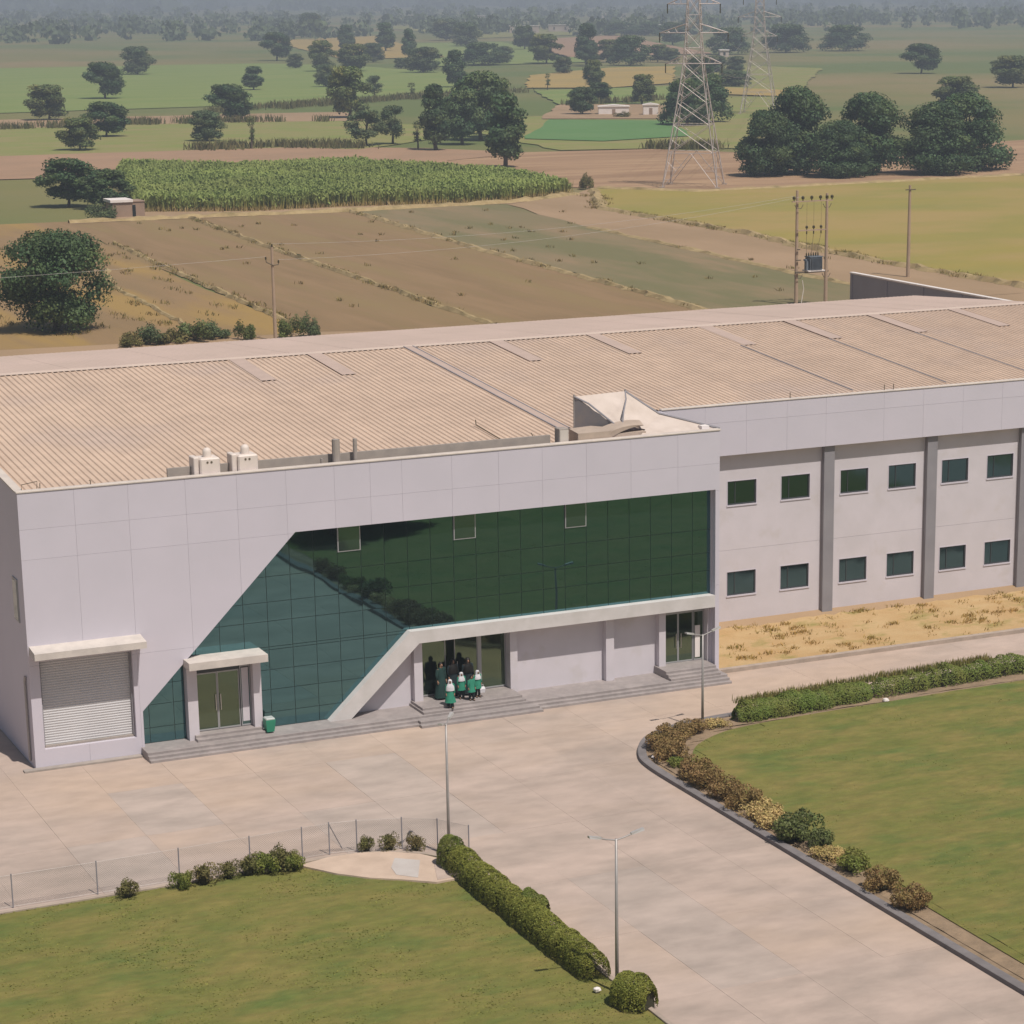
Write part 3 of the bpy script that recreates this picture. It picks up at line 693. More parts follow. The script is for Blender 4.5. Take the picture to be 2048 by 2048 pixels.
for a, b in win_x:
    for z0, z1 in ((1.92, 3.03), (6.15, 7.25)):
        W_, H_ = b-a, z1-z0
        if fme is None:
            f_ = MB(); t = .055
            f_.box(0, t, .04, .1, 0, H_); f_.box(W_-t, W_, .04, .1, 0, H_); f_.box(t, W_-t, .04, .1, 0, t); f_.box(t, W_-t, .04, .1, H_-t, H_); f_.box(W_*.27, W_*.27+.03, .045, .1, t, H_-t)
            fme = f_.mesh('window', M_darkframe); pme = MB().box(t, W_-t, .07, .085, t, H_-t).mesh('pane', M_glass2)
            sme = MB().box(-.04, W_+.04, -.035, .04, -.07, -.0).mesh('sill', M_clad); jme = MB().box(-.03, 0, -.012, .06, 0, H_+.03).box(W_, W_+.03, -.012, .06, 0, H_+.03).box(0, W_, -.012, .06, H_, H_+.03).mesh('surround', M_clad)
        o = inst('window', fme, BLD, (a, WY, z0), (0, 0, 0), (W_/1.49, 1, H_/1.11))
        inst('pane', pme, o, (0, 0, 0), (math.radians(RND.uniform(-.3, .3)), 0, math.radians(RND.uniform(-.3, .3)))); inst('sill', sme, o, (0, 0, 0)); inst('surround', jme, o, (0, 0, 0))
FS = MB().box(29.76, XE, FY+.02, WY+.3, 8.54, 10.80).build('fascia', M_clad, BLD)
fx = [29.76, 32.0, 34.1, 36.2, 38.25, 41.35, 43.5, 45.7, 47.9, 50.1, 52.3, 54.5, 56.7, 59, XE]
for a, b in zip(fx[:-1], fx[1:]):
    for c, d in ((8.53, 10.05), (10.05, 10.83)):
        MB().box(a+(.003 if a > 30 else 0), b-.003, FY-RND.uniform(0, .002), FY+.02, c+.004, d-.004).build('facade_panel', M_clad, FS)
MB().bbox(29.80, XE, FY-.03, FY+.26, 10.83, 10.885, .02).build('coping', M_coping, BLD)
MB().box(29.75-.25, 29.75, .3, 6.2, 0, HT-.01).build('return_wall', M_clad, BLD)
# ---- roof: separate ribbed sheets
def rib_sheet(L_, hr=.05, m=None):
    pr = []
    for k in range(4): pr += [(k*.27, 0), (k*.27+.15, 0), (k*.27+.185, hr), (k*.27+.235, hr)]
    pr.append((1.08, 0)); mb = MB(); n = len(pr)
    for y in (0, L_): mb.v += [(x, y, z) for x, z in pr]
    mb.f = [(i, i+1, n+i+1, n+i) for i in range(n-1)]; return mb.mesh('roof_sheet', m or M_roof)
ang = math.atan(RS)
RD = MB().add([(.25, .3, roof_z(.3)-.06), (29.6, .3, roof_z(.3)-.06), (29.6, 5.7, roof_z(5.7)-.06), (XE, 5.7, roof_z(5.7)-.06), (XE, YR, roof_z(YR)-.06), (.25, YR, roof_z(YR)-.06), (.25, YF, roof_z(YF)-.06), (XE, YF, roof_z(YF)-.06)],
              [(0, 1, 2, 3, 4, 5), (5, 4, 7, 6)]).build('roof', M_gutter, BLD)
sA = rib_sheet((YR-.32)/math.cos(ang)); sB = rib_sheet((YR-5.72)/math.cos(ang)); sC = rib_sheet((YF-YR)/math.cos(ang), .012, mat('rear_roof_sheet', (.56, .435, .375), (.51, .40, .34), .2, .7, objvar=.01, spec=.1))
k = 0; x = .27
while x < XE-1:
    y0, me = (.32, sA) if x < 28.6 else (5.72, sB)
    if not (23.9 < x+.54 < 24.6 and False):
        inst('roof_sheet', me, RD, (x, y0, roof_z(y0)+RND.uniform(-.004, .004)), (ang, 0, 0))
        inst('roof_sheet', sC, RD, (x+1.08, YF, roof_z(YF)+RND.uniform(-.004, .004)), (ang, 0, math.pi))
    x += 1.08
def on_roof(name, x0, x1, y0, y1, h, m):
    return MB().add([(x0, y0, roof_z(y0)+h), (x1, y0, roof_z(y0)+h), (x1, y1, roof_z(y1)+h), (x0, y1, roof_z(y1)+h)], [(0, 1, 2, 3)]).build(name, m, RD)
for x in (15.1, 19.0, 28.5, 33.8, 40.2, 45.2, 50.3, 55.4): on_roof('skylight_sheet', x, x+.72, 17.0, 21.95, .06, M_sky)
on_roof('expansion_joint_cover', 24.02, 24.46, 3.0, 22.0, .075, M_sky)
for x in (23.99, 24.46): MB().tube([(x, 3.0, roof_z(3)+.07), (x, 22.0, roof_z(22)+.07)], .035, 5).build('joint_edge', M_pil, RD)
MB().add([(.25, YR-.3, roof_z(YR-.3)+.055), (XE, YR-.3, roof_z(YR-.3)+.055), (XE, YR, roof_z(YR)+.09), (.25, YR, roof_z(YR)+.09), (XE, YR+.3, roof_z(YR+.3)+.055), (.25, YR+.3, roof_z(YR+.3)+.055)],
         [(0, 1, 2, 3), (3, 2, 4, 5)]).build('ridge_cap', M_roofcap, RD)
for x in (40.0, 45.1, 50.2): MB().tube([(x, 6.2, roof_z(6.2)+.05), (x, 17, roof_z(17)+.05)], .03, 5).build('sheet_seam', M_pil, RD)
# walkway gutter behind the parapet
MB().box(6.05, 22.3, .42, .94, 10.3, 10.60).box(6.05, 22.3, .94, 1.06, 10.3, 11.06).build('gutter_walkway', M_gutter, BLD)
MB().box(29.9, XE, YF, YF+.2, 9.8, 10.9).build('rear_gutter', M_gutter, BLD)
#@@ROOFTHINGS
# ================================================================== things on the roof
def ventilator(loc, label):
    e = empty('roof_tank', loc, label, 'tank', 'white boxes on the roof edge')
    def L_(mb): mb.v = [(x+loc[0], y+loc[1], z+loc[2]) for x, y, z in mb.v]; return mb
    L_(MB().bbox(-.40, .40, 0, .8, 0, .82, .05)).build('tank_body', M_tank, e, origin=None)
    L_(MB().bbox(-.62, -.40, .15, .8, 0, .86, .03)).build('side_box', M_tank, e)
    mb = MB(); pr = [(.17, .8), (.17, 1.02), (.15, 1.1), (.09, 1.16), (.0, 1.18)]; n = 14
    for r, z in pr: mb.v += [(r*math.cos(6.2832*i/n), .4+r*math.sin(6.2832*i/n), z) for i in range(n)]
    mb.f = [(k*n+i, k*n+(i+1) % n, (k+1)*n+(i+1) % n, (k+1)*n+i) for k in range(len(pr)-1) for i in range(n)]
    L_(mb).build('domed_lid', M_tank, e, smooth=True)
    for x in (-.11, .05): L_(MB().tube([(x, .03, .66), (x, -.012, .66)], .045, 10)).build('vent_hole', M_rust, e)
ventilator((7.62, .42, 10.60), 'white boxy tank with domed lid on roof edge, nearer the left corner')
ventilator((9.15, .42, 10.60), 'white boxy tank with domed lid on roof edge, nearer the chimney pipes')
def rpipe(x, y, r, h, label):
    mb = MB().tube([(x, y, 10.6), (x, y, 10.6+h)], r, 12, False); mb.tube([(x, y, 10.6+h), (x, y, 10.6+h-.02)], r*.85, 12)
    o = mb.build('roof_pipe', M_gutter, origin=(x, y, 10.6)); tag(o, label, 'pipe', 'pipes on the roof edge')
    bpy.data.objects[o.name]
rpipe(12.83, .62, .16, 1.1, 'wide grey vent pipe standing on the roof edge')
rpipe(13.66, .70, .085, 1.05, 'narrow grey vent pipe right of the wide one on roof')
rpipe(12.27, .75, .06, .36, 'short pipe stub left of the wide vent pipe')
# canvas cover over the stair head
cv = empty('canvas_cover', (26.6, 1.9, 10.7), 'sagging cream tarpaulin cover over a frame on the roof edge', 'tarpaulin')
def patch(P, nu, nv, sag, amp, seed, name, m):
    """bilinear canvas between 4 corners, sagging and wrinkled"""
    A, B, C_, D_ = [Vector(q) for q in P]; mb = MB()
    for j in range(nv+1):
        for i in range(nu+1):
            u, v = i/nu, j/nv; q = A*(1-u)*(1-v)+B*u*(1-v)+C_*u*v+D_*(1-u)*v
            q.z -= sag*math.sin(math.pi*v)*(.6+.4*math.sin(math.pi*u)); q.z += amp*noise.noise(Vector((u*4+seed, v*4, seed)))*math.sin(math.pi*v); mb.v.append(tuple(q))
    mb.f = [(j*(nu+1)+i, j*(nu+1)+i+1, (j+1)*(nu+1)+i+1, (j+1)*(nu+1)+i) for j in range(nv) for i in range(nu)]
    return mb.build(name, m, cv, smooth=True)
P1, P2 = (24.35, 3.0, 12.22), (26.75, 3.0, 12.28); Vv = (25.35, 1.05, 11.22); Vr = (25.65, 1.0, 11.25)
patch([P1, P2, Vr, Vv], 16, 14, .12, .1, 3, 'canvas_sheet', M_canvas)
patch([P2, (27.95, 2.1, 11.32), (26.6, .75, 10.98), Vr], 14, 14, .18, .12, 5, 'canvas_sheet', M_canvas)
patch([(27.95, 2.1, 11.32), (29.95, .55, 10.75), (26.2, .36, 10.84), (26.6, .75, 10.98)], 18, 8, .02, .06, 8, 'canvas_sheet', M_canvas)
MB().add([(24.35, 3.0, 12.20), (24.32, 3.0, 10.7), (25.33, 1.07, 10.7), (25.33, 1.07, 11.2)], [(0, 1, 2, 3)]).build('end_flap', M_canvasg, cv)
MB().tube([P1, (24.75, 2.4, 11.98), Vv], .04, 6).build('edge_pole', M_pil, cv); MB().tube([Vr, (25.8, 1.2, 11.7), (26.6, 2.6, 12.0), P2], .035, 6).build('edge_pole', M_pil, cv)
MB().tube([P2, (27.4, 2.5, 11.75), (27.95, 2.1, 11.34)], .05, 6).build('edge_pole', M_pil, cv); MB().tube([(27.95, 2.1, 11.36), (29.3, 1.1, 10.98), (30.0, .5, 10.80)], .05, 6).build('edge_pole', M_pil, cv)
for P_ in (P1, P2): MB().tube([(P_[0], P_[1], 10.6), (P_[0], P_[1], P_[2]+.08)], .04, 6).build('support_post', M_galv, cv)
MB().box(29.15, 29.5, .5, .85, 10.62, 10.95).build('weight_block', M_white, cv)
o = MB().prism_xy([(23.3, .35), (24.75, .35), (25.4, .9), (24.6, 1.9), (23.5, 1.7)], 10.58, 11.12).build('board_crate', M_ply, origin=(24.2, 1, 10.58)); tag(o, 'low weathered board crate left of the tarpaulin on roof', 'crate')
mb = MB(); n = 14
for i in range(n+1):
    t = i/n; x = 24.45+t*2.0; z = 10.98+.26*math.sin(t*2.2)
    mb.v += [(x, .38+.25*t, z-.02-.3*(1-t)), (x, .36+.25*t, z), (x+.1, 1.2, z+.12), (x+.1, 1.22, z+.09)]
mb.f = [(i*4+j, i*4+4+j, i*4+5+j, i*4+1+j) for i in range(n) for j in range(3)]
o = mb.build('curved_board', M_ply, origin=(25.4, .8, 10.6), smooth=False); tag(o, 'warped board sheet curling in front of the tarpaulin', 'board')
MB().box(24.9, 26.5, .5, 1.0, 10.58, 10.95).build('board_stack', M_ply, o)
o = MB().bbox(22.45, 22.88, .36, .85, 10.58, 11.38, .02).build('roof_cabinet', M_gutter, origin=(22.66, .6, 10.58)); tag(o, 'small upright grey cabinet standing left of the board crate', 'cabinet')
MB().box(22.48, 22.85, .348, .361, 10.66, 11.32).build('cabinet_door', M_cream, o)
def cable(name, pts, r, m, label, grp='loose cables on the roof'):
    o = MB().tube(pts, r, 5).build(name, m, origin=pts[0]); tag(o, label, 'cable', grp); return o
cable('roof_cable', [(20.9, 5.6, roof_z(5.6)+.3), (20.9, 5.55, roof_z(5.5)+.10), (20.9, 3.2, roof_z(3.2)+.07), (20.9, 1.3, 10.63), (20.9, 1.0, 10.9)], .025, M_rust, 'thin dark cable running down the roof sheets to gutter')
cable('roof_cable', [(22.3, 2.9, roof_z(2.9)+.22), (22.35, 2.8, roof_z(2.8)+.06), (22.6, 1.9, roof_z(1.9)+.05)], .025, M_rust, 'short dark cable end beside the grey cabinet')
cable('corner_rod', [(1.0, .6, 10.45), (1.03, .62, 11.0)], .018, M_rust, 'thin rod standing at the left roof corner')
cable('corner_bracket', [(.25, .3, 10.85), (.27, .33, 11.05), (.9, .5, 11.1), (.85, .4, 10.85)], .018, M_rust, 'bent wire bracket at the left roof corner')
cable('parapet_hook', [(2.85, .2, 10.85), (2.85, .2, 11.0), (2.80, .2, 11.03)], .02, M_rust, 'tiny hook on the coping left of the tanks')
for x, l in ((36.4, 'left one'), (41.4, 'middle one'), (41.9, 'right one')):
    cable('parapet_rod', [(x, FY+.1, 10.88), (x, FY+.1, 11.15)], .02, M_rust, 'small rod on the wing coping, '+l+' of three', 'rods on the wing coping')
#@@THINGS
# ================================================================== rear grey shed, hut, sheds, houses
SH2 = empty('compound_wall', (103.6, 60, 0), 'grey compound wall with white coping running back behind the factory', 'wall')
MB().box(103.6, 103.85, 50, 112, 0, 2.95).build('wall_face', M_shed, SH2)
MB().bbox(103.5, 103.95, 49.9, 112.1, 2.95, 3.1, .03).build('wall_coping', M_white, SH2)
for k in range(10): MB().box(103.52, 103.93, 112-k*6.2-.35, 112-k*6.2-.02, 0, 2.945).build('wall_pier', M_shed, SH2)
HU = empty('mud_hut', (69.3, 244, 0), 'small flat roofed mud hut at the left end of sugarcane', 'hut')
MB().box(67.2, 71.6, 242.6, 246, 0, 2.0).build('hut_wall', M_brick, HU); MB().box(66.9, 70.0, 242.4, 246.2, 2.0, 2.35).build('hut_roof', M_white, HU)
MB().box(70.0, 71.7, 242.5, 246.1, 2.0, 2.1).build('hut_roof', M_brick, HU); MB().box(69.9, 70.35, 242.56, 242.62, 0, 1.6).build('hut_door', M_dark, HU)
def shed(x, y, wd, dp, h, rz, label, m=None):
    e = empty('white_shed', (x, y, .25), label, 'shed', 'white sheds beyond the bright green field', rz)
    for mb, nm, mm in ((MB().box(-wd/2, wd/2, 0, dp, 0, h), 'shed_wall', m or M_white), (MB().prism_xz([(-wd/2-.2, h+.003), (wd/2+.2, h+.003), (wd/2+.2, h+.15), (0, h+.5), (-wd/2-.2, h+.15)], -.2, dp+.2), 'shed_roof', m or M_white), (MB().box(-.4, .4, -.03, .0, 0, h*.7), 'shed_door', M_brick)):
        o = mb.mesh(nm, mm); inst(nm, o, e, (0, 0, 0))
shed(250.0, 467, 7.4, 4, 1.7, -.42, 'long low white shed beside the dark round tree')
shed(256.3, 459.5, 3.6, 3, 2.2, -.42, 'short white shed between the long shed and the pylon')
def house(x, y, wd, h, label, rz=-.4, n=2):
    e = empty('village_house', (x, y, 0), label, 'house', 'far village houses', rz)
    inst('house_wall', MB().box(-wd/2, wd/2, 0, 7, 0, h).mesh('house_wall', M_house), e, (0, 0, 0))
    inst('house_roof', MB().box(-wd/2-.3, wd/2+.3, -.4, 7.3, h, h+.35).mesh('house_roof', M_white), e, (0, 0, 0))
    for k in range(n): inst('house_window', MB().box(-.5, .5, -.05, .03, h*.3, h*.75).mesh('house_window', M_dark), e, ((k+.5)/n*wd-wd/2, 0, 0))
house(752, 1660, 22, 5.2, 'wide pale far house right of the narrow roadside tree')
house(800, 1702, 17, 5, 'pinkish far house left of the tallest distant tree')
house(764, 1545, 9, 5.4, 'narrow far house right of the tallest distant tree')
house(781, 1526, 12, 4.2, 'far house with doorway between two round bushes')
house(856, 1640, 20, 5, 'far house left of the pylon top')
house(1296, 2640, 34, 5, 'most distant white roofed house in the haze')
house(533, 938, 4, 3, 'tiny white hut right of the pylon cross arm', n=1)
house(1030, 2420, 22, 6, 'hazy far house above the central tree groups')

# ================================================================== lamp posts
def lamp(x, y, h, label, arm=.68, rz=.1, z0=.02):
    e = empty('lamp_post', (x, y, z0), label, 'lamp post', 'double arm lamp posts', rz)
    inst('base_plate', MB().box(-.14, .14, -.14, .14, 0, .02).tube([(0, 0, .02), (0, 0, .30)], .085, 10).mesh('base_plate', M_galv), e, (0, 0, 0))
    inst('pole', MB().tube([(0, 0, .02), (0, 0, h*.45), (0, 0, h)], [.062, .05, .036], 10).mesh('pole', M_galv, True), e, (0, 0, 0))
    for s in (-1, 1):
        a = inst('arm', MB().tube([(0, 0, h-.04), (s*arm*.5, 0, h+.03), (s*arm, 0, h+.13)], .022, 6).mesh('arm', M_galv), e, (0, 0, 0))
        hd = MB(); x0, x1 = s*arm*.72, s*(arm+.22)
        hd.add([(x0, -.05, h+.06), (x0, .05, h+.06), (x1, .085, h+.15), (x1, -.085, h+.15), (x0, -.045, h+.12), (x0, .045, h+.12), (x1, .06, h+.215), (x1, -.06, h+.215)],
               [(0, 1, 2, 3), (4, 7, 6, 5), (0, 3, 7, 4), (1, 5, 6, 2), (0, 4, 5, 1), (3, 2, 6, 7)])
        inst('lamp_head', hd.mesh('lamp_head', M_lamp), a, (0, 0, 0))
lamp(10.24, -30.16, 4.85, 'grey double arm lamp post at the near end of clipped hedge', .66, -.02)
lamp(10.42, -16.5, 4.75, 'grey double arm lamp post at the corner of the cement pad', .5, .9)
lamp(25.4, -6.75, 3.85, 'grey lamp post on the rounded corner of the right lawn', .62, .15, .08)
# ================================================================== bin
BN = empty('wheelie_bin', (9.3, -.30, .321), 'green plastic bin with grey lid beside the porch', 'bin')
inst('bin_body', MB().add([(-.15, -.16, .06), (.15, -.16, .06), (.15, .16, .06), (-.15, .16, .06), (-.2, -.21, .5), (.2, -.21, .5), (.2, .21, .5), (-.2, .21, .5), (-.2, -.21, .56), (.2, -.21, .56), (.2, .21, .56), (-.2, .21, .56)],
     [(0, 3, 2, 1), (0, 1, 5, 4), (1, 2, 6, 5), (2, 3, 7, 6), (3, 0, 4, 7), (4, 5, 9, 8), (5, 6, 10, 9), (6, 7, 11, 10), (7, 4, 8, 11), (8, 9, 10, 11)]).mesh('bin_body', M_bin), BN, (0, 0, 0))
inst('bin_lid', MB().bbox(-.19, .19, -.2, .2, .562, .63, .03).mesh('bin_lid', M_binlid), BN, (0, 0, 0))
for s in (-.17, .17): inst('wheel', MB().tube([(s-.02, .17, .065), (s+.02, .17, .065)], .065, 10).mesh('wheel', M_rust), BN, (0, 0, 0))
inst('bin_handle', MB().tube([(-.16, .21, .52), (-.16, .27, .54), (.16, .27, .54), (.16, .21, .52)], .015, 6).mesh('bin_handle', M_bin), BN, (0, 0, 0))
# ================================================================== wire fence round the left lawn
FP = [(-7.0, -14.75), (-4.2, -14.75), (-1.4, -14.75), (1.4, -14.7), (3.9, -14.6), (5.8, -14.5), (6.8, -14.45), (7.75, -14.6), (9.25, -15.05), (10.3, -15.75), (11.0, -16.9)]
FE = empty('wire_fence', (FP[0][0], FP[0][1], 0), 'low see-through wire mesh fence on thin posts by left lawn', 'fence')
for x, y in FP:
    MB().tube([(x, y, 0), (x, y, 1.18)], .022, 6).build('post', M_pil, FE)
MB().tube([(6.8, -14.45, 1.12), (7.35, -14.2, .05)], .018, 6).build('stay', M_pil, FE)
for a, b in zip(FP[:-1], FP[1:]):
    mb = MB(); a3, b3 = Vector((*a, 0)), Vector((*b, 0)); d = (b3-a3); L_ = d.length; d.normalize(); t = d*.0014
    n = int(L_/.055); up = Vector((0, 0, 1)); hw = .0028
    for s in (1, -1):                               # chain link: two families of diagonals
        k0 = -1.1
        while k0 < L_+1.1:
            x0, z0, x1, z1 = k0, .06, k0+s*1.08, 1.14
            if x0 < 0: z0 += (0-x0)*s if s > 0 else 9; x0 = 0
            if x0 > L_: z0 += (x0-L_) if s < 0 else 9; x0 = L_
            if x1 > L_: z1 -= (x1-L_); x1 = L_
            if x1 < 0: z1 -= -x1; x1 = 0
            if z1 > z0+.02:
                p0, p1 = a3+d*x0+up*z0, a3+d*x1+up*z1; wv = d*hw*1.4; kk = len(mb.v)
                mb.v += [tuple(p0-wv), tuple(p0+wv), tuple(p1+wv), tuple(p1-wv)]; mb.f.append((kk, kk+1, kk+2, kk+3))
            k0 += .075
    for z in (.06, 1.14): mb.tube([a3+up*z, b3+up*z], .004, 4)
    mb.build('mesh_panel', M_galv, FE)
# ================================================================== hedges and shrubs
def hedge(name, path, wd, h, leaf, n, m, label, seed, cat='hedge', rough=.18, stems=True, topfac=1.0, z0=.08):
    """clipped hedge: leaves over a rounded box following the path"""
    rr = random.Random(seed); P = [Vector((*q, 0)) for q in path]; L_ = [0]
    for a, b in zip(P[:-1], P[1:]): L_.append(L_[-1]+(b-a).length)
    e = empty(name, (path[0][0], path[0][1], z0), label, cat)
    def at(s):
        for i in range(len(P)-1):
            if s <= L_[i+1] or i == len(P)-2:
                t = (s-L_[i])/(L_[i+1]-L_[i]); d = (P[i+1]-P[i]).normalized(); return P[i].lerp(P[i+1], t), Vector((-d.y, d.x, 0)), d
    mb = MB(); mb.t = []
    for _ in range(n):
        s = rr.random()*L_[-1]; q, sd_, d = at(s); u = rr.random(); per = wd+2*h
        bulge = 1+rough*noise.noise(Vector((s*1.1, seed, 0)))+rough*.8*noise.noise(Vector((s*3.1, seed, 5)))
        ef = min(1.0, math.sqrt(max(0.0, min(s, L_[-1]-s))/.45+.04)); hn = h*(1+rough*.9*noise.noise(Vector((s*.9, seed, 9)))+.7*rough*noise.noise(Vector((s*2.7, seed, 19))))
        w2, hh = wd/2*bulge*(.35+.65*ef), hn*(.55+.45*ef); th = math.pi*u
        off = -math.cos(th)*w2*(1.0 if .2 < u < .8 else 1.04); z = max(.02, math.sin(th)**.62*hh); nr = (sd_*off/w2*.9+Vector((0, 0, math.sin(th)))).normalized()
        dp = rr.random()**2*.25; p = q+sd_*off*(1-dp*.6)+Vector((0, 0, z0+z*(1-dp*.4)))+d*rr.uniform(-.03, .03)
        c = rr.uniform(.72, 1.25); g = c*rr.uniform(.92, 1.05); leafy(mb, p, nr, leaf, rr, (g, c, c*.9), .6, .55)
    mb.build('foliage', m, e)
    cb = MB(); k = int(L_[-1]/.3)+2
    for i in range(k):
        q, sd_, d = at(L_[-1]*(.09+.82*i/(k-1))); b = .72+.12*noise.noise(Vector((i*.7, seed, 1)))
        for o_, z in ((-.40, 0), (-.34, .6), (-.18, .82), (.18, .82), (.34, .6), (.40, 0)): cb.v.append(tuple(q+sd_*o_*wd*b+Vector((0, 0, z0+z*h*b))))
    cb.f = [(i*6+j, i*6+6+j, i*6+7+j, i*6+1+j) for i in range(k-1) for j in range(5)]; cb.f += [tuple(range(6)), tuple((k-1)*6+j for j in range(5, -1, -1))]
    cb.build('twig_core', M_core, e)
    return e
hedge('clipped_hedge', [(10.12, -17.9), (10.12, -21), (10.1, -25), (10.12, -29.2)], 1.02, .86, .062, 46000, M_hedge, 'long clipped green hedge along the driveway side of left lawn', 3)
hedge('clipped_hedge', [(9.95, -17.2), (10.1, -18.4)], .85, 1.08, .065, 6120, M_hedge2, 'taller tufted bush heading the clipped hedge by the fence end', 4, 'bush', .3)
hedge('hedge_bush', [(10.15, -23.3), (10.75, -24.0)], .75, 1.12, .065, 5440, M_hedge2, 'bushy sprig bulging out of the clipped hedge onto the driveway', 5, 'bush', .35)
hedge('hedge_bush', [(9.95, -30.7), (10.5, -31.9)], 1.15, 1.0, .065, 7820, M_hedge, 'rounded green bush in front of the nearest lamp post', 6, 'bush', .22)
hedge('border_hedge', [(26.9, -6.75), (29.3, -6.55), (33.6, -6.15)], 1.0, .82, .075, 21000, M_hedge2, 'green border hedge at the back of right lawn, lamp post end', 7, 'hedge', .3)
hedge('border_hedge', [(33.7, -6.1), (38, -5.75), (42.5, -5.45), (50, -5.2)], .95, .78, .075, 26000, M_hedge2, 'darker border hedge at the back of right lawn, far end', 8, 'hedge', .35)
mb = []
rr = random.Random(12)
for _ in range(2600):
    t = rr.random(); mb.append((27.2+t*13+rr.gauss(0, .08), -6.35+t*1.1+rr.gauss(0, .14), .7))
blades('hedge_seed_stems', M_weedl, mb, .32, .035, 14, .15, ((1.0, 1.1, .9), (1.9, 1.8, 1.3)), label='thin upright stems sprouting above the border hedge', cat='stems')
FB = []
def field_bush(seed, m):
    rr = random.Random(seed); mb = MB(); mb.t = []
    for _ in range(11):
        a = rr.uniform(0, 6.283); r = rr.random()**.5*.9; hh = rr.uniform(.5, 1.9)*(1.1-r*.5); c = Vector((r*math.cos(a), r*math.sin(a), hh*.6)); tt = rr.uniform(.75, 1.3)
        for _ in range(210):
            d = Vector((rr.gauss(0, 1), rr.gauss(0, 1), rr.gauss(0, 1)+.3)).normalized(); p = c+Vector((d.x*.42, d.y*.42, d.z*hh*.5))*rr.uniform(.5, 1.1)
            if p.z < .05: p.z = rr.uniform(.05, .3)
            k = tt*rr.uniform(.75, 1.25); leafy(mb, p, d, .16, rr, (k*rr.uniform(.9, 1.15), k, k*.85), .6, .9)
    st = MB()
    for _ in range(5): a = rr.uniform(0, 6.28); st.tube([(0, 0, 0), (.3*math.cos(a), .3*math.sin(a), .6), (.7*math.cos(a), .7*math.sin(a), 1.3)], [.04, .03, .01], 5)
    return mb.mesh('foliage', m), st.mesh('stem', M_trunk)
FB += [field_bush(1, M_leafB), field_bush(2, M_leafC), field_bush(3, M_weedl)]
def shrub_mesh(kind, m, n, leaf, seed, sq=.85):
    rr = random.Random(seed); mb = MB(); mb.t = []; lobes = []
    for _ in range(16):
        a = rr.uniform(0, 6.283); r = rr.random()**.5*.62; lobes.append((Vector((r*math.cos(a), r*math.sin(a), rr.uniform(.25, .75))), rr.uniform(.22, .38), rr.uniform(.8, 1.2)))
    for _ in range(n):
        c, rad, tt = rr.choice(lobes); d = Vector((rr.gauss(0, 1), rr.gauss(0, 1), rr.gauss(0, 1)+.35)).normalized(); p = c+d*rad*rr.uniform(.7, 1.08)
        if p.z < .02: p.z = rr.uniform(.02, .2)
        p.z *= sq; k = tt*rr.uniform(.75, 1.25); leafy(mb, p, d, leaf, rr, (k, k*rr.uniform(.9, 1.05), k*.9))
    core = MB(); core.tube([(0, 0, 0), (0, 0, .2), (0, 0, .4), (0, 0, .5)], [.25, .4, .36, .12], 10)
    return mb.mesh(kind, m), core.mesh('twig_core', M_core)
KIND = {'bronze': shrub_mesh('foliage', M_brown, 2600, .10, 1), 'pale': shrub_mesh('foliage', M_pale, 2400, .10, 2), 'green': shrub_mesh('foliage', M_hedge2, 2600, .11, 3), 'dark': shrub_mesh('foliage', M_leafB, 2600, .12, 4), 'weed': shrub_mesh('foliage', M_weedl, 1500, .12, 5)}
def shrub(kind, x, y, wd, h, label, grp, name='shrub', z=.06):
    if name == 'field_bush':
        e = empty(name, (x, y, 0), label, 'shrub', grp, RND.uniform(0, 6)); cm_, lb_ = FB[RND.randrange(3)]; inst('foliage', cm_, e, (0, 0, 0), (0, 0, 0), (wd/2.0, wd/2.0, h/1.9)); inst('stem', lb_, e, (0, 0, 0), (0, 0, 0), (wd/3, wd/3, h/2)); return
    e = empty(name, (x, y, z), label, 'shrub', grp, RND.uniform(0, 6)); f, c = KIND[kind]
    k_ = 1.22 if name == 'kerb_shrub' else 1.2; inst('foliage', f, e, (0, 0, 0), (0, 0, 0), (wd/2*k_, wd/2*k_, h*1.1)); inst('twig_core', c, e, (0, 0, 0), (0, 0, 0), (wd/2, wd/2, h))
G1 = 'shrubs along the kerb of the right lawn'
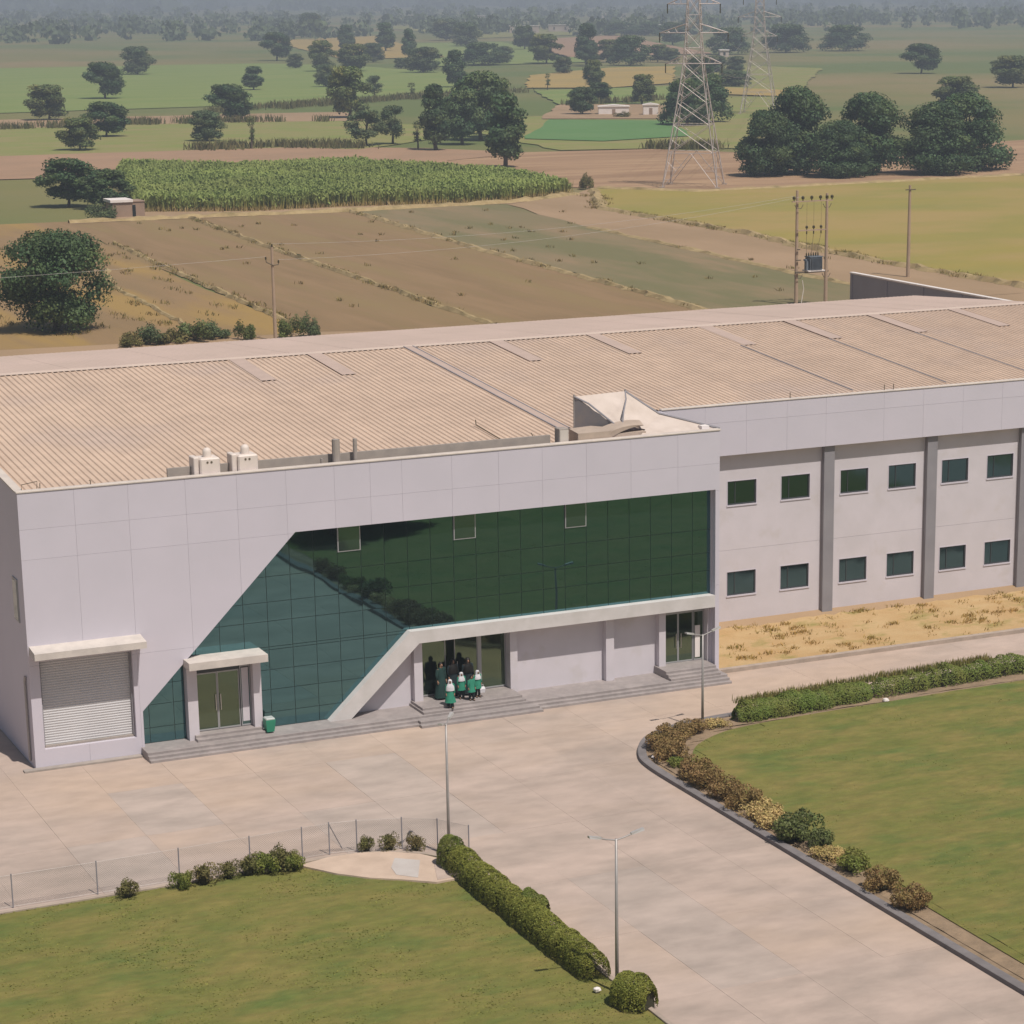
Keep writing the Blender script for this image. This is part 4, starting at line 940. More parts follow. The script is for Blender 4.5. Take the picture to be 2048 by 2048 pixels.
brow = [('bronze', 24.7, -7.2, 1.3, .55, 'low bronze shrub left of the lamp post on right lawn corner'), ('pale', 25.9, -7.05, 1.2, .4, 'pale yellowish shrub right of the lamp post on lawn corner'),
 ('bronze', 23.5, -7.9, 1.5, .7, 'bronze shrub on the outer bend of the kerb'), ('bronze', 22.6, -8.9, 1.6, .75, 'thick bronze shrub at the tip of the rounded kerb'), ('bronze', 22.15, -10.1, 1.5, .8, 'bronze shrub beside the two white stones'),
 ('green', 22.2, -11.2, 1.1, .4, 'small green low shrub after the kerb bend'), ('bronze', 22.0, -12.6, 1.5, .85, 'first tall bronze shrub along the straight kerb'), ('bronze', 21.85, -13.9, 1.5, .85, 'second tall bronze shrub along the straight kerb'),
 ('bronze', 21.9, -15.4, 1.5, .8, 'bronze shrub in the middle of the straight kerb'), ('bronze', 21.85, -16.7, 1.5, .85, 'bronze shrub just before the pale straw patch'), ('pale', 21.9, -17.9, 1.5, .7, 'straw coloured shrub after the bronze ones'), ('pale', 21.85, -19.1, 1.5, .65, 'straw coloured shrub next to the dark green bush'),
 ('dark', 21.9, -20.6, 1.7, 1.05, 'dark green round bush among the straw coloured shrubs'), ('dark', 22.0, -21.7, 1.2, .7, 'smaller dark green bush beside the round one'), ('pale', 21.8, -22.9, 1.3, .5, 'straw coloured shrub near the lower end of kerb'), ('green', 21.9, -24.2, 1.3, .7, 'green shrub at the lower end of the kerb'),
 ('bronze', 21.8, -26.2, 1.4, .75, 'bronze shrub past the lower end of kerb'), ('bronze', 21.8, -28.2, 1.4, .8, 'last bronze shrub by the driveway edge')]
for a in brow: shrub(*a, G1, 'kerb_shrub')
G2 = 'bushes along the fence of the left lawn'
for a in [('green', 1.2, -15.6, .75, .62, 'isolated round bush nearest the left end of fence'), ('weed', 2.0, -15.55, .95, .75, 'second dry looking bush along the left fence'), ('weed', 2.9, -15.35, .9, .6, 'third thin bush along the left fence'),
          ('weed', 3.6, -15.4, .9, .75, 'fourth bush along the left fence'), ('green', 4.15, -15.5, 1.0, .7, 'green leafy bush before the fence bend'), ('weed', 4.75, -15.4, 1.1, .85, 'tall wispy bush left of the cement pad'), ('green', 5.2, -15.5, .9, .6, 'green bush touching the cement pad'),
          ('weed', 8.0, -14.85, .7, .55, 'wispy bush behind the cement pad, left'), ('weed', 8.75, -15.1, .8, .6, 'wispy bush behind the cement pad, middle'), ('weed', 9.55, -15.55, .8, .6, 'wispy bush behind the cement pad, right'), ('weed', -.6, -15.6, .9, .6, 'dry bush beyond the left end of the lawn fence')]: shrub(*a, G2, 'fence_bush')
G3 = 'bushes behind the roof line'
for a in [('dark', 35.3, 116.5, 2.2, 1.4, 'dark bush furthest left behind the roof ridge'), ('dark', 37.2, 117, 2.6, 2.0, 'pointed dark bush second from left behind roof'), ('weed', 39.0, 117, 2.8, 1.4, 'low bush in the row behind the roof'),
          ('dark', 41.2, 117, 2.8, 2.3, 'largest dark bush in the row behind the roof'), ('weed', 43.0, 118, 2.6, 1.8, 'light green bush right of the largest dark one'), ('weed', 45.2, 116, 1.6, 2.0, 'thin bush left of the concrete pole'),
          ('dark', 49.2, 115, 1.9, 2.4, 'dark bush just right of the concrete pole'), ('dark', 50.9, 115.3, 1.6, 2.2, 'second dark bush right of the concrete pole'), ('dark', 143.5, 256, 2.4, 2.8, 'single dark bush at the right tip of sugarcane'), ('dark', 65.6, 242.5, 3.6, 2.4, 'dark bush left of the mud hut'), ('green', 246, 454, 3.6, 1.8, 'round green bush below the long white shed')]: shrub(*a, G3, 'field_bush', 0)
for x, y, s, l in ((21.75, -9.75, .14, 'left of the two white stones at the kerb tip'), (21.98, -10.05, .16, 'right of the two white stones at the kerb tip'), (33.9, -7.0, .16, 'white stone at the foot of border hedge'), (9.7, -29.9, .13, 'white stone beside the clipped hedge end')):
    mb = MB(); rr = random.Random(int(x*100)); n = 8
    for k, (r, z) in enumerate(((.7, 0), (1, .35), (.8, .75), (.3, .95))): mb.v += [(r*s*math.cos(6.283*i/n)*rr.uniform(.8, 1.15), r*s*math.sin(6.283*i/n)*rr.uniform(.8, 1.15), z*s) for i in range(n)]
    mb.f = [(k*n+i, k*n+(i+1) % n, (k+1)*n+(i+1) % n, (k+1)*n+i) for k in range(3) for i in range(n)]+[tuple(range(24, 32))]
    o = inst('stone', mb.mesh('stone', M_white), None, (x, y, .10)); tag(o, l, 'stone', 'white stones')
#@@TREES
# ================================================================== trees
def crown_mesh(seed, n, leaf, m, lobes_n=34, shape='round', H=10.0, W=9.0, base=.22):
    rr = random.Random(seed); mb = MB(); mb.t = []; lobes = []
    for _ in range(lobes_n):
        u = rr.random(); a = rr.uniform(0, 6.283)
        if shape == 'tall': zz = base+(1-base)*u; r = .62*math.sin(math.pi*min(1, (.12+.88*u)))**.7
        elif shape == 'dome': zz = base+(1-base)*u; r = 1.0*math.cos(u*1.45)**.6
        else: zz = base+(1-base)*u; r = .95*math.sin(math.pi*(.18+.74*u))**.75
        r *= rr.random()**.4; lr = rr.uniform(.20, .31)
        rad = lr*W*.62; lobes.append((Vector((r*(W/2-rad*.75)*math.cos(a), r*(W/2-rad*.75)*math.sin(a), max(base*H*.6+rad*.6, min(zz*H, H-rad*.8)))), rad, rr.uniform(.78, 1.22)))
    for _ in range(n):
        c, rad, tt = rr.choice(lobes); hu = .85+.55*((tt*37.7) % 1)**2; d = Vector((rr.gauss(0, 1), rr.gauss(0, 1), rr.gauss(0, .85)+.3)).normalized()
        ins = rr.random() < .25; p = c+Vector((d.x, d.y, d.z*.8))*rad*(rr.uniform(.25, .7) if ins else rr.uniform(.72, 1.06))
        k = tt*rr.uniform(.78, 1.22); leafy(mb, p, d, leaf*(1.7 if ins else 1), rr, (k*hu*rr.uniform(.9, 1.1), k*(.6+.4*hu), k*.9), .75, .75)
    return mb.mesh('crown', m), lobes
def trunk_mesh(lobes, H, seed, base=.22, r=.28):
    rr = random.Random(seed); mb = MB(); top = H*(base+.25); bend = [Vector((rr.uniform(-.2, .2)*k, rr.uniform(-.2, .2)*k, top*k/3)) for k in range(4)]
    mb.tube(bend, [r*1.25, r, r*.85, r*.6], 8)
    for c, rad, tt in lobes[:14]:
        s = bend[2].lerp(bend[3], rr.random()); mb.tube([s, s.lerp(c, .55)+Vector((0, 0, .25)), c], [r*.42, r*.26, r*.09], 5)
    return mb.mesh('trunk', M_trunk)
TK = {}
for key, (sd_, n, lf, m, ln, shp, W_, base) in {'roundA': (11, 7500, .46, M_leafA, 40, 'round', 9, .2), 'roundB': (12, 7500, .46, M_leafB, 38, 'round', 9, .18), 'roundC': (13, 7500, .46, M_leafC, 40, 'round', 10, .10),
      'tall': (14, 6500, .44, M_leafA, 34, 'tall', 8, .15), 'open': (15, 3400, .42, M_leafC, 20, 'round', 9, .28), 'thin': (16, 700, .34, M_leafB, 12, 'tall', 7, .3), 'domeA': (17, 8500, .46, M_leafA, 44, 'dome', 11, .1)}.items():
    cm, lb = crown_mesh(sd_, n, lf, m, ln, shp, 10, W_, base); TK[key] = (cm, trunk_mesh(lb, 10, sd_, base), W_)
def tree(kind, x, y, h, wd, label, grp='trees scattered over the plain', rz=None):
    wd *= 1.36; h *= 1.05; cm, tm, W_ = TK[kind]; e = empty('tree', (x, y, -.05), label, 'tree', grp, RND.uniform(0, 6.28) if rz is None else rz); s = (wd/W_, wd/W_, h/10)
    inst('crown', cm, e, (0, 0, 0), (0, 0, 0), s); inst('trunk', tm, e, (0, 0, 0), (0, 0, 0), (h/10, h/10, h/10))
    return e
# near left tree: finer leaves
cm, lb = crown_mesh(21, 24000, .24, M_leafA, 64, 'round', 8.9, 11.0, .08); TK['near'] = (cm, trunk_mesh(lb, 8.7, 21, .12, .3), 11.0)
e = empty('tree', (32.2, 129.5, -.05), 'large dark leafy tree at the left edge beside the brown plots', 'tree', 'trees scattered over the plain'); inst('crown', cm, e, (0, 0, 0)); inst('trunk', TK['near'][1], e, (0, 0, 0))
cm, lb = crown_mesh(22, 20000, .40, M_leafA, 60, 'dome', 13.5, 13.0, .06); TK['grove'] = (cm, trunk_mesh(lb, 13.5, 22, .1, .35), 13.0)
def grove(x, y, h, wd, label):
    e = empty('tree', (x, y, -.05), label, 'tree', 'grove of dark trees right of the pylon', RND.uniform(0, 6)); s = (wd/10.6, wd/10.6, h/13.5)
    inst('crown', TK['grove'][0], e, (0, 0, 0), (0, 0, 0), s); inst('trunk', TK['grove'][1], e, (0, 0, 0), (0, 0, 0), s)
grove(180.5, 266, 10.5, 9.5, 'leftmost rounded tree of the dark grove right of the pylon'); grove(187, 268, 14.0, 11, 'tallest tree in the dark grove right of the pylon'); grove(189, 258, 9.0, 9, 'lower front tree in the middle of the dark grove')
grove(197, 262, 13.0, 12, 'broad tree in the right half of the dark grove'); grove(206, 256, 11.5, 12, 'dark grove tree at the right image edge'); grove(216, 262, 12.5, 13, 'outermost right tree of the dark grove')
TREES = [
 ('roundA', 25.5, -37.5, 5.5, 4.6, 'out of view dark tree added for the glass reflection, nearest the kerb end'), ('roundA', 29.5, -40, 6.0, 4.8, 'second out of view tree added for the upper left glass reflection'), ('roundA', 26.5, -42.5, 6.5, 5.0, 'rear out of view tree added for the upper left glass reflection'),  # outside the frame, added only to darken the reflection in the glass
 ('tall', 160, 358, 11.8, 6.5, 'left tree of the central dark clump behind the sugarcane'), ('roundA', 172, 374, 10, 7, 'middle tree of the central dark clump behind the sugarcane'), ('tall', 152.3, 307, 12, 8, 'front tree of the central clump beside the ploughed field'), ('roundA', 181, 386, 13, 9.5, 'rear tallest tree of the central clump'), ('roundB', 188, 394, 11.5, 7, 'rear right tree of the central clump'),
 ('roundB', 190.6, 490, 11.6, 9, 'tall rounded tree left of the central clump, on the green field'), ('open', 153.8, 379, 6.6, 8, 'grey green low tree casting shade left of the central clump'), ('open', 160.2, 381.5, 7.2, 5.6, 'open crowned tree between low tree and central clump'), ('thin', 158.7, 364, 5.2, 2.8, 'small thin tree on the sandy patch by the clump'), ('thin', 131.2, 381.6, 6, 2.2, 'bare looking sapling on the left weedy field'),
 ('roundA', 161, 491, 8.2, 9.5, 'bushy dark tree at the upper left edge of picture'), ('roundC', 131.5, 412, 6, 6.5, 'grey green tree below the upper left bushy tree'), ('tall', 227.6, 680, 7, 8, 'small dark tree far left on the green field edge'), ('tall', 287.6, 660, 11.2, 8.6, 'dark egg shaped tree above the central clump'), ('roundC', 335.6, 809, 9.2, 12, 'wide umbrella shaped tree left of the egg shaped one'), ('thin', 245, 589, 4.4, 3.6, 'tiny oval tree on the green field behind central clump'),
 ('roundC', 255.6, 692, 7, 6, 'small tree standing on the left green field'), ('roundB', 311, 852, 11.2, 9.5, 'tree behind the small one on left green field'), ('roundB', 321.3, 844, 10, 12, 'wide tree right of it behind the left green field'), ('roundC', 316, 900, 5.6, 6, 'little bush tree at the left end of green field'), ('tall', 456, 1167, 14, 12, 'forked tree at the far end of the mid green field'), ('tall', 407, 1008, 13, 8, 'narrow tall tree far behind the umbrella tree'),
 ('roundA', 244, 472, 6.4, 6, 'dark round tree left of the long white shed'), ('roundB', 321, 628, 8.4, 6, 'upright tree on the ripe field above the white sheds'), ('roundA', 278, 534, 5.2, 6, 'lower tree just behind the dark round one by the shed'), ('roundB', 283.5, 519, 7.4, 6, 'solitary tree above the short white shed'), ('thin', 303.7, 625, 5, 2.6, 'thin reddish sapling on the ripe field'),
 ('roundB', 425, 895, 11.6, 12.5, 'broad tree beyond the ripe field, left of the tallest'), ('tall', 429, 864, 16, 11, 'tallest distant tree beyond the ripe field'), ('roundA', 423, 850, 8, 8, 'dark bushy tree at the foot of the tallest distant tree'), ('roundC', 374, 767, 6, 7, 'small round tree at the left end of the ripe field'), ('domeA', 443, 851, 11.4, 14, 'wide dome shaped tree beyond the ripe field'), ('roundC', 477, 882, 5.6, 8, 'pale bush tree left of the pylon waist'), ('roundA', 527, 1149, 12, 10.5, 'lone dark tree high on the far pale field'),
 ('domeA', 242, 413, 9.8, 9.5, 'dark tree directly behind the near pylon'), ('domeA', 252, 424, 10.4, 10, 'paired dark tree right behind the near pylon'), ('roundA', 345, 604, 9.6, 8, 'dark tree high behind the near pylon waist'), ('roundC', 424, 742, 6, 9, 'low hazy tree right of the near pylon'), ('roundC', 438, 752, 5.4, 7, 'second low hazy tree right of the near pylon'),
 ('roundC', 362, 613, 5, 10, 'low scrubby tree between the two pylons'), ('roundC', 420, 930, 6.5, 9, 'bush tree far behind the rear central clump'), ('roundC', 408, 905, 5.5, 8, 'bush left of the broad far tree'), ('roundB', 456, 900, 9, 11, 'pale green tree between tallest and dome trees'), ('roundB', 473, 886, 7, 9, 'pale tree right of the dome shaped tree'), ('roundA', 640, 1199, 12, 13, 'dark tree far left of the pylon top'),
 ('domeA', 756, 1504, 9, 22, 'wide dark thicket between the far houses'), ('domeA', 770, 1489, 9, 17, 'thicket right of the far doorway house'), ('roundC', 598, 1434, 13, 20, 'hazy round tree above the egg shaped one'), ('roundC', 534, 1245, 13, 16, 'hazy tree at the end of the pale field'), ('domeA', 394, 891, 9, 15, 'dark low tree right of the egg shaped tree'), ('roundA', 349, 1023, 12, 12, 'dark tree group at the far left rim'), ('tall', 440, 1182, 13, 11, 'upright hazy tree above the left green field'), ('roundC', 571, 1622, 16, 16, 'faint tall tree at far upper left'),
 ('open', 238, 600, 6, 6, 'scrubby tree beside the tall rounded tree'), ('roundC', 375, 968, 8, 9, 'hazy tree on the far edge of mid green field'), ('roundC', 351, 872, 4, 6, 'tiny bush under the umbrella shaped tree'), ('roundA', 70.5, 258, 5.2, 6, 'dark tree behind the mud hut'), ('roundA', 66.5, 264, 6.5, 7, 'second dark tree behind the mud hut, further left'),
 ('roundA', 118, 440, 7, 8, 'dark tree left of the grey green tree at the rim'), ('roundB', 125, 520, 8, 9, 'olive tree beyond the weedy field, far left'), ('roundA', 170, 640, 10, 10, 'tree in the far upper left corner'), ('roundC', 240, 860, 10, 12, 'hazy tree in the far upper left corner'), ('roundB', 101, 395, 6, 7, 'olive tree at the left end of the pink soil strip'),
 ('domeA', 560, 985, 12, 18, 'dark wood tree right of the pylon top'), ('domeA', 600, 1000, 13, 20, 'dark wood tree further right of the pylon top'), ('domeA', 640, 1010, 12, 20, 'dark tree in the far upper right corner'), ('roundB', 330, 440, 8, 10, 'olive tree right of the far pylon'), ('roundB', 430, 560, 9, 12, 'olive tree in the upper right corner fields'), ('roundA', 480, 690, 10, 12, 'dark tree above the upper right fields')]
for a in TREES: tree(*a)
# far woodland, one mass
rr = random.Random(99); mb = MB(); mb.t = []
def far_tree(x, y, h, wd, k, nl):
    for _ in range(nl):
        a = rr.uniform(0, 6.283); u = rr.random(); r = wd/2*math.sin(math.pi*(.2+.7*u))**.7*rr.random()**.4; d = Vector((math.cos(a), math.sin(a), .9*(u-.3)))
        c = k*rr.uniform(.8, 1.2); leafy(mb, Vector((x+r*math.cos(a), y+r*math.sin(a), h*(.06+.94*u))), d.normalized(), wd*.26, rr, (c, c, c), .8)
for _ in range(850):
    y = 1500*math.exp(rr.random()*1.8); x = y*rr.uniform(.12, .86)-20
    if rr.random() < .25: 
        for q in range(4): far_tree(x+rr.gauss(0, 30), y+rr.gauss(0, 25), rr.uniform(6, 13), rr.uniform(9, 18), rr.uniform(.8, 1.2), 46)
    else: far_tree(x, y, rr.uniform(6, 15), rr.uniform(9, 20), rr.uniform(.8, 1.2), 46)
for _ in range(420):                                  # wooded belt closing the horizon
    y = rr.uniform(4500, 9500); x = y*rr.uniform(.1, .9); far_tree(x, y, rr.uniform(12, 26), rr.uniform(40, 110), rr.uniform(.8, 1.1), 40)
o = mb.build('distant_woodland', M_leafC); tag(o, 'hazy far woodland merging toward the horizon', 'woodland', kind='stuff')
#@@POWER
# ================================================================== pylons, poles, wires
def pylon(x, y, sc_, rz, label, Htop=31.0):
    e = empty('transmission_pylon', (x, y, 0), label, 'pylon', 'lattice transmission pylons', rz)
    lv = [(0, 5.4), (5.2, 4.35), (9.3, 3.5), (12.6, 2.85), (15.5, 2.3), (18.3, 1.85), (20.6, 1.6), (23, 1.4), (25.4, 1.3), (28, 1.1), (Htop, .15)]
    lv = [(z*sc_, h*sc_*.78) for z, h in lv]
    def half(z):
        for (z0, h0), (z1, h1) in zip(lv[:-1], lv[1:]):
            if z <= z1+1e-6: return h0+(h1-h0)*(z-z0)/(z1-z0)
    cr = [(-1, -1), (1, -1), (1, 1), (-1, 1)]
    for sx, sy in cr:
        mb = MB()
        for (z0, h0), (z1, h1) in zip(lv[:-1], lv[1:]): mb.tube([(sx*h0, sy*h0, z0), (sx*h1, sy*h1, z1)], .095*sc_ if z0 < 18 else .075*sc_, 4)
        inst('leg', mb.mesh('leg', M_pylon), e, (0, 0, 0))
        inst('footing', MB().box(sx*lv[0][1]-.35, sx*lv[0][1]+.35, sy*lv[0][1]-.35, sy*lv[0][1]+.35, -.1, .25).mesh('footing', M_kerb2), e, (0, 0, 0))
    for s in range(4):                              # one bracing lattice per face
        a, b = cr[s], cr[(s+1) % 4]; mb = MB()
        for i, ((z0, h0), (z1, h1)) in enumerate(zip(lv[:-2], lv[1:-1])):
            P = lambda c, h, z: Vector((c[0]*h, c[1]*h, z)); A0, B0, A1, B1 = P(a, h0, z0), P(b, h0, z0), P(a, h1, z1), P(b, h1, z1); t = .043*sc_
            if i == 0:
                M1 = (A1+B1)/2; mb.tube([A0, M1], t*1.2, 4); mb.tube([B0, M1], t*1.2, 4); mb.tube([A1, B1], t, 4)
                for Q0 in (A0, B0):
                    Q1 = A1 if Q0 is A0 else B1; mb.tube([Q0.lerp(Q1, .5), Q0.lerp(M1, .5)], t*.7, 4); mb.tube([Q0.lerp(Q1, .78), Q0.lerp(M1, .5)], t*.7, 4); mb.tube([Q0.lerp(Q1, .25), Q0.lerp(M1, .25)], t*.7, 4)
            else:
                mb.tube([A0, B1], t, 4); mb.tube([B0, A1], t, 4)
                if i in (1, 4, 5, 7): mb.tube([A1, B1], t, 4)
                X_ = (A0+B1+B0+A1)/4; mb.tube([A0.lerp(A1, .5), A0.lerp(B1, .27)], t*.6, 4); mb.tube([B0.lerp(B1, .5), B0.lerp(A1, .27)], t*.6, 4)
        inst('bracing', mb.mesh('bracing', M_pylon), e, (0, 0, 0))
    for z, Ln in ((18.3, 4.3), (22.8, 5.2), (27.0, 4.0)):
        z *= sc_; Ln *= sc_
        for s in (-1, 1):
            h = half(z); h2 = half(z+1.3*sc_); tip = Vector((s*Ln, 0, z)); mb = MB(); t = .06*sc_
            for q in (-1, 1):
                mb.tube([(s*h, q*h, z), tip], t, 4); mb.tube([(s*h2, q*h2, z+1.3*sc_), tip], t, 4)
                for k in (.3, .6): mb.tube([Vector((s*h, q*h, z)).lerp(tip, k), Vector((s*h2, q*h2, z+1.3*sc_)).lerp(tip, k+.12)], t*.6, 4)
            am = inst('cross_arm', mb.mesh('cross_arm', M_pylon), e, (0, 0, 0))
            inst('insulator', MB().tube([tip, tip-Vector((0, 0, 1.4*sc_))], .09*sc_, 6).mesh('insulator', M_insul), am, (0, 0, 0))
pylon(159.8, 252.0, 1.0, -.62, 'tall lattice steel pylon standing at the ploughed field edge')
pylon(283, 454, 1.0, -.62, 'more distant lattice pylon right of the tall one')
# H-frame with transformer
HF = empty('transformer_pole_pair', (100.2, 113.7, 0), 'two concrete poles joined by cross bars behind the factory', 'utility poles')
xa, xb = 98.73, 101.78
for x, y, h in ((xa, 113.84, 10.75), (xb, 113.54, 10.4)): MB().tube([(x, y, 0), (x, y, h)], [.19, .12], 10).build('pole', M_pole, HF)
def bar(z, x0, x1, r=.06, m=M_pole, nm='cross_bar'): return MB().box(x0, x1, 113.45, 113.57, z-r, z+r).build(nm, m, HF)
tb = bar(9.75, 98.0, 102.35); bar(7.05, 98.6, 101.9); bar(5.3, 98.62, 98.9, .05, M_rust, 'clamp'); bar(3.15, 98.4, 102.0, .08, M_rust); bar(4.3, 98.5, 99.0, .05, M_rust, 'clamp')
def insul(x, z, s=1.0):
    mb = MB(); y = 113.5; mb.tube([(x, y, z), (x, y, z+.12*s), (x, y, z+.13*s), (x, y, z+.3*s), (x, y, z+.38*s)], [.04*s, .05*s, .13*s, .13*s, .05*s], 8); return mb.build('insulator', M_insul, HF)
for x in (98.2, 99.15, 100.1, 101.05, 101.75, 102.3): insul(x, 9.81, 1.15)
for x in (99.6, 100.35, 101.15):
    insul(x, 7.11); MB().tube([(x, 113.5, 7.0), (x, 113.5, 6.7)], .06, 6).build('fuse', M_insul, HF); MB().tube([(x, 113.5, 6.7), (x*.7+100.2*.3-.2, 113.5, 4.72)], .02, 4).build('drop_wire', M_rust, HF)
    MB().tube([(x, 113.5, 7.45), (x, 113.5, 9.7)], .012, 4).build('drop_wire', M_rust, HF)
for x in (xa, xb):
    for z in (2.6, 9.1): MB().tube([(x-.45, 113.5, z+.35), (x-.25, 113.5, z), (x+.25, 113.5, z), (x+.45, 113.5, z+.35)], .035, 5).build('bracket', M_rust, HF)
MB().tube([(99.2, 113.5, 2.4), (99.35, 113.5, 1.6), (99.1, 113.5, .2)], .035, 5).build('service_cable', M_white, HF)
TR = empty('transformer', (100.3, 113.5, 3.23), 'blue grey transformer tank mounted between the two concrete poles', 'transformer')
MB().bbox(99.75, 101.05, 113.0, 114.0, 3.34, 4.55, .04).build('tank', M_trafo, TR); MB().box(99.5, 101.3, 112.9, 114.1, 3.23, 3.34).build('base_frame', M_white, TR); MB().box(99.7, 101.1, 112.95, 114.05, 4.55, 4.63).build('tank_lid', M_trafo, TR)
for k in range(9): MB().box(99.85+k*.13, 99.89+k*.13, 112.78, 113.0, 3.45, 4.45).build('cooling_fin', M_trafo, TR)
MB().tube([(99.55, 113.4, 4.25), (99.55, 113.4, 4.25+.02), (99.6, 113.9, 4.25)], .1, 8).build('conservator', M_trafo, TR); MB().box(99.45, 99.65, 113.2, 113.6, 3.36, 4.2).build('cable_box', M_trafo, TR)
for k in range(6): MB().tube([(99.6+k*.25, 113.5, 4.63), (99.6+k*.25, 113.5, 4.8), (99.6+k*.25, 113.5, 4.98)], [.06, .07, .03], 6).build('bushing', M_insul, TR)
PL = empty('utility_pole', (47.35, 113.9, 0), 'slim concrete utility pole behind the left half of roof', 'utility pole')
MB().tube([(47.35, 113.9, 0), (47.35, 113.9, 8.0)], [.16, .10], 10).build('pole', M_pole, PL)
MB().tube([(46.75, 113.8, 6.95), (46.78, 113.8, 6.75), (47.35, 113.75, 6.45), (47.85, 113.8, 6.5), (47.88, 113.8, 6.65)], .045, 5).build('cross_bar', M_rust, PL)
for x, z in ((46.76, 6.95), (47.88, 6.62), (47.35, 8.0)): MB().tube([(x, 113.85, z), (x, 113.85, z+.06), (x, 113.85, z+.24)], [.04, .09, .06], 8).build('insulator', M_insul, PL)
PR = empty('utility_pole', (121.1, 129.6, 0), 'plain concrete pole at the right edge behind the grey shed', 'utility pole')
MB().tube([(121.1, 129.6, 0), (121.1, 129.6, 9.4)], [.21, .13], 10).build('pole', M_pole, PR); MB().box(120.5, 121.7, 129.4, 129.5, 8.9, 9.0).build('cross_bar', M_rust, PR)
def wire(a, b, sag, r, label, m=M_galv):
    A, B = Vector(a), Vector(b); pts = [A.lerp(B, k/24)-Vector((0, 0, sag*4*(k/24)*(1-k/24))) for k in range(25)]
    o = MB().tube(pts, r, 4).build('power_line', m, origin=a); tag(o, label, 'power line', 'overhead wires')
wire((47.88, 113.85, 6.9), (99.15, 113.5, 10.2), 1.0, .009, 'lower overhead wire from left pole to the transformer poles')
wire((47.35, 113.85, 8.25), (98.2, 113.5, 10.25), 0.9, .009, 'upper overhead wire from left pole to the transformer poles')
wire((46.76, 113.85, 7.2), (-60, 116, 8), 1.2, .009, 'overhead wire leaving the left pole toward the left')
for k, (z, n_) in enumerate(((18.3-1.4, 'lower'), (22.8-1.4, 'middle'))):
    for s in (-1, 1):
        dx = s*(4.3 if k == 0 else 5.2); c_, s_ = math.cos(-.62), math.sin(-.62)
        wire((159.8+dx*c_, 252+dx*s_, z), (283+dx*c_, 454+dx*s_, z), 3.5, .022, f'{n_} conductor between the two pylons on the {"left" if s < 0 else "right"} side')
#@@PEOPLE
# ================================================================== people at the main door
M_skin = mat('skin', (.30, .17, .11), rough=.6); M_hair = mat('black_hair', (.012, .011, .010), rough=.5); M_green = mat('uniform_green', (.035, .24, .155), (.03, .20, .13), 9, .85)
M_scarf = mat('white_scarf', (.68, .66, .68), (.55, .55, .58), 8, .85); M_navy = mat('dark_cloth', (.014, .026, .032), (.02, .032, .036), 6, .9); M_robe = mat('dark_green_robe', (.018, .05, .045), (.014, .035, .032), 5, .9); M_shoe = mat('dark_shoe', (.03, .025, .02), rough=.5)
M_ltrous = mat('pale_trousers', (.45, .5, .52), rough=.85)
dg = None
def body_mesh(step):
    """one skinned figure of height 1, facing -y"""
    V = []; E = []; Rd = []
    def nv(p, r, par=None):
        V.append(p); Rd.append(r if isinstance(r, tuple) else (r, r))
        if par is not None: E.append((par, len(V)-1))
        return len(V)-1
    pel = nv((0, 0, .52), (.085, .062)); sp_ = nv((0, 0, .62), (.075, .055), pel); ch = nv((0, .005, .74), (.088, .06), sp_); nk = nv((0, 0, .835), .032, ch)
    hd = nv((0, -.012, .895), (.048, .056), nk); nv((0, 0, .955), (.042, .05), hd); nv((0, -.075, .89), .008, hd)
    for s in (-1, 1):
        sh = nv((s*.098, 0, .795), .036, ch); el = nv((s*.128, .012, .64), .027, sh); wr = nv((s*.135, -.035-.02*s*step, .505), .018, el); pm = nv((s*.136, -.05-.02*s*step, .465), .02, wr)
        for k in range(4): b = nv((s*(.136), -.068+.012*k-.02*s*step, .44), .0065, pm); nv((s*.130, -.066+.011*k-.02*s*step, .412-.004*abs(k-1)), .006, b)
        t = nv((s*.122, -.07-.02*s*step, .462), .008, pm); nv((s*.118, -.082-.02*s*step, .443), .007, t)
        hp = nv((s*.05, 0, .49), .062, pel); kn = nv((s*.055, -.012-s*step*.05, .285), .044, hp); an = nv((s*.056, .012-s*step*.09, .055), .026, kn); hl = nv((s*.057, -.02-s*step*.09, .028), .028, an); nv((s*.06, -.085-s*step*.09, .02), .022, hl)
    me = bpy.data.meshes.new('body'); me.from_pydata(V, E, []); o = bpy.data.objects.new('body_src', me); link(o)
    sk = o.modifiers.new('skin', 'SKIN'); sk.use_smooth_shade = True
    sl = me.skin_vertices[0].data if me.skin_vertices else None
    if sl is None: return None
    for i, r in enumerate(Rd): sl[i].radius = r
    sl[0].use_root = True
    sb = o.modifiers.new('sub', 'SUBSURF'); sb.levels = 1; sb.render_levels = 1
    bpy.context.view_layer.update(); d = bpy.context.evaluated_depsgraph_get(); out = bpy.data.meshes.new_from_object(o.evaluated_get(d)); out.name = 'body'
    bpy.data.objects.remove(o); out.materials.clear(); out.materials.append(M_skin); out.polygons.foreach_set('use_smooth', [True]*len(out.polygons)); return out
def body_src(step):
    me = body_mesh(step)
    return me
def ensure_skin():
    """skin vertices exist only after the skin layer is made"""
    import bmesh
    global body_mesh
    src = body_mesh
    orig = bpy.data.meshes.new
    return src
def loft(rings, n=16):
    mb = MB()
    for cx, cy, z, rx, ry in rings: mb.v += [(cx+rx*math.cos(6.2832*i/n), cy+ry*math.sin(6.2832*i/n), z+.004*math.sin(i*2.4+z*30)) for i in range(n)]
    mb.f = [(k*n+i, k*n+(i+1) % n, (k+1)*n+(i+1) % n, (k+1)*n+i) for k in range(len(rings)-1) for i in range(n)]; return mb
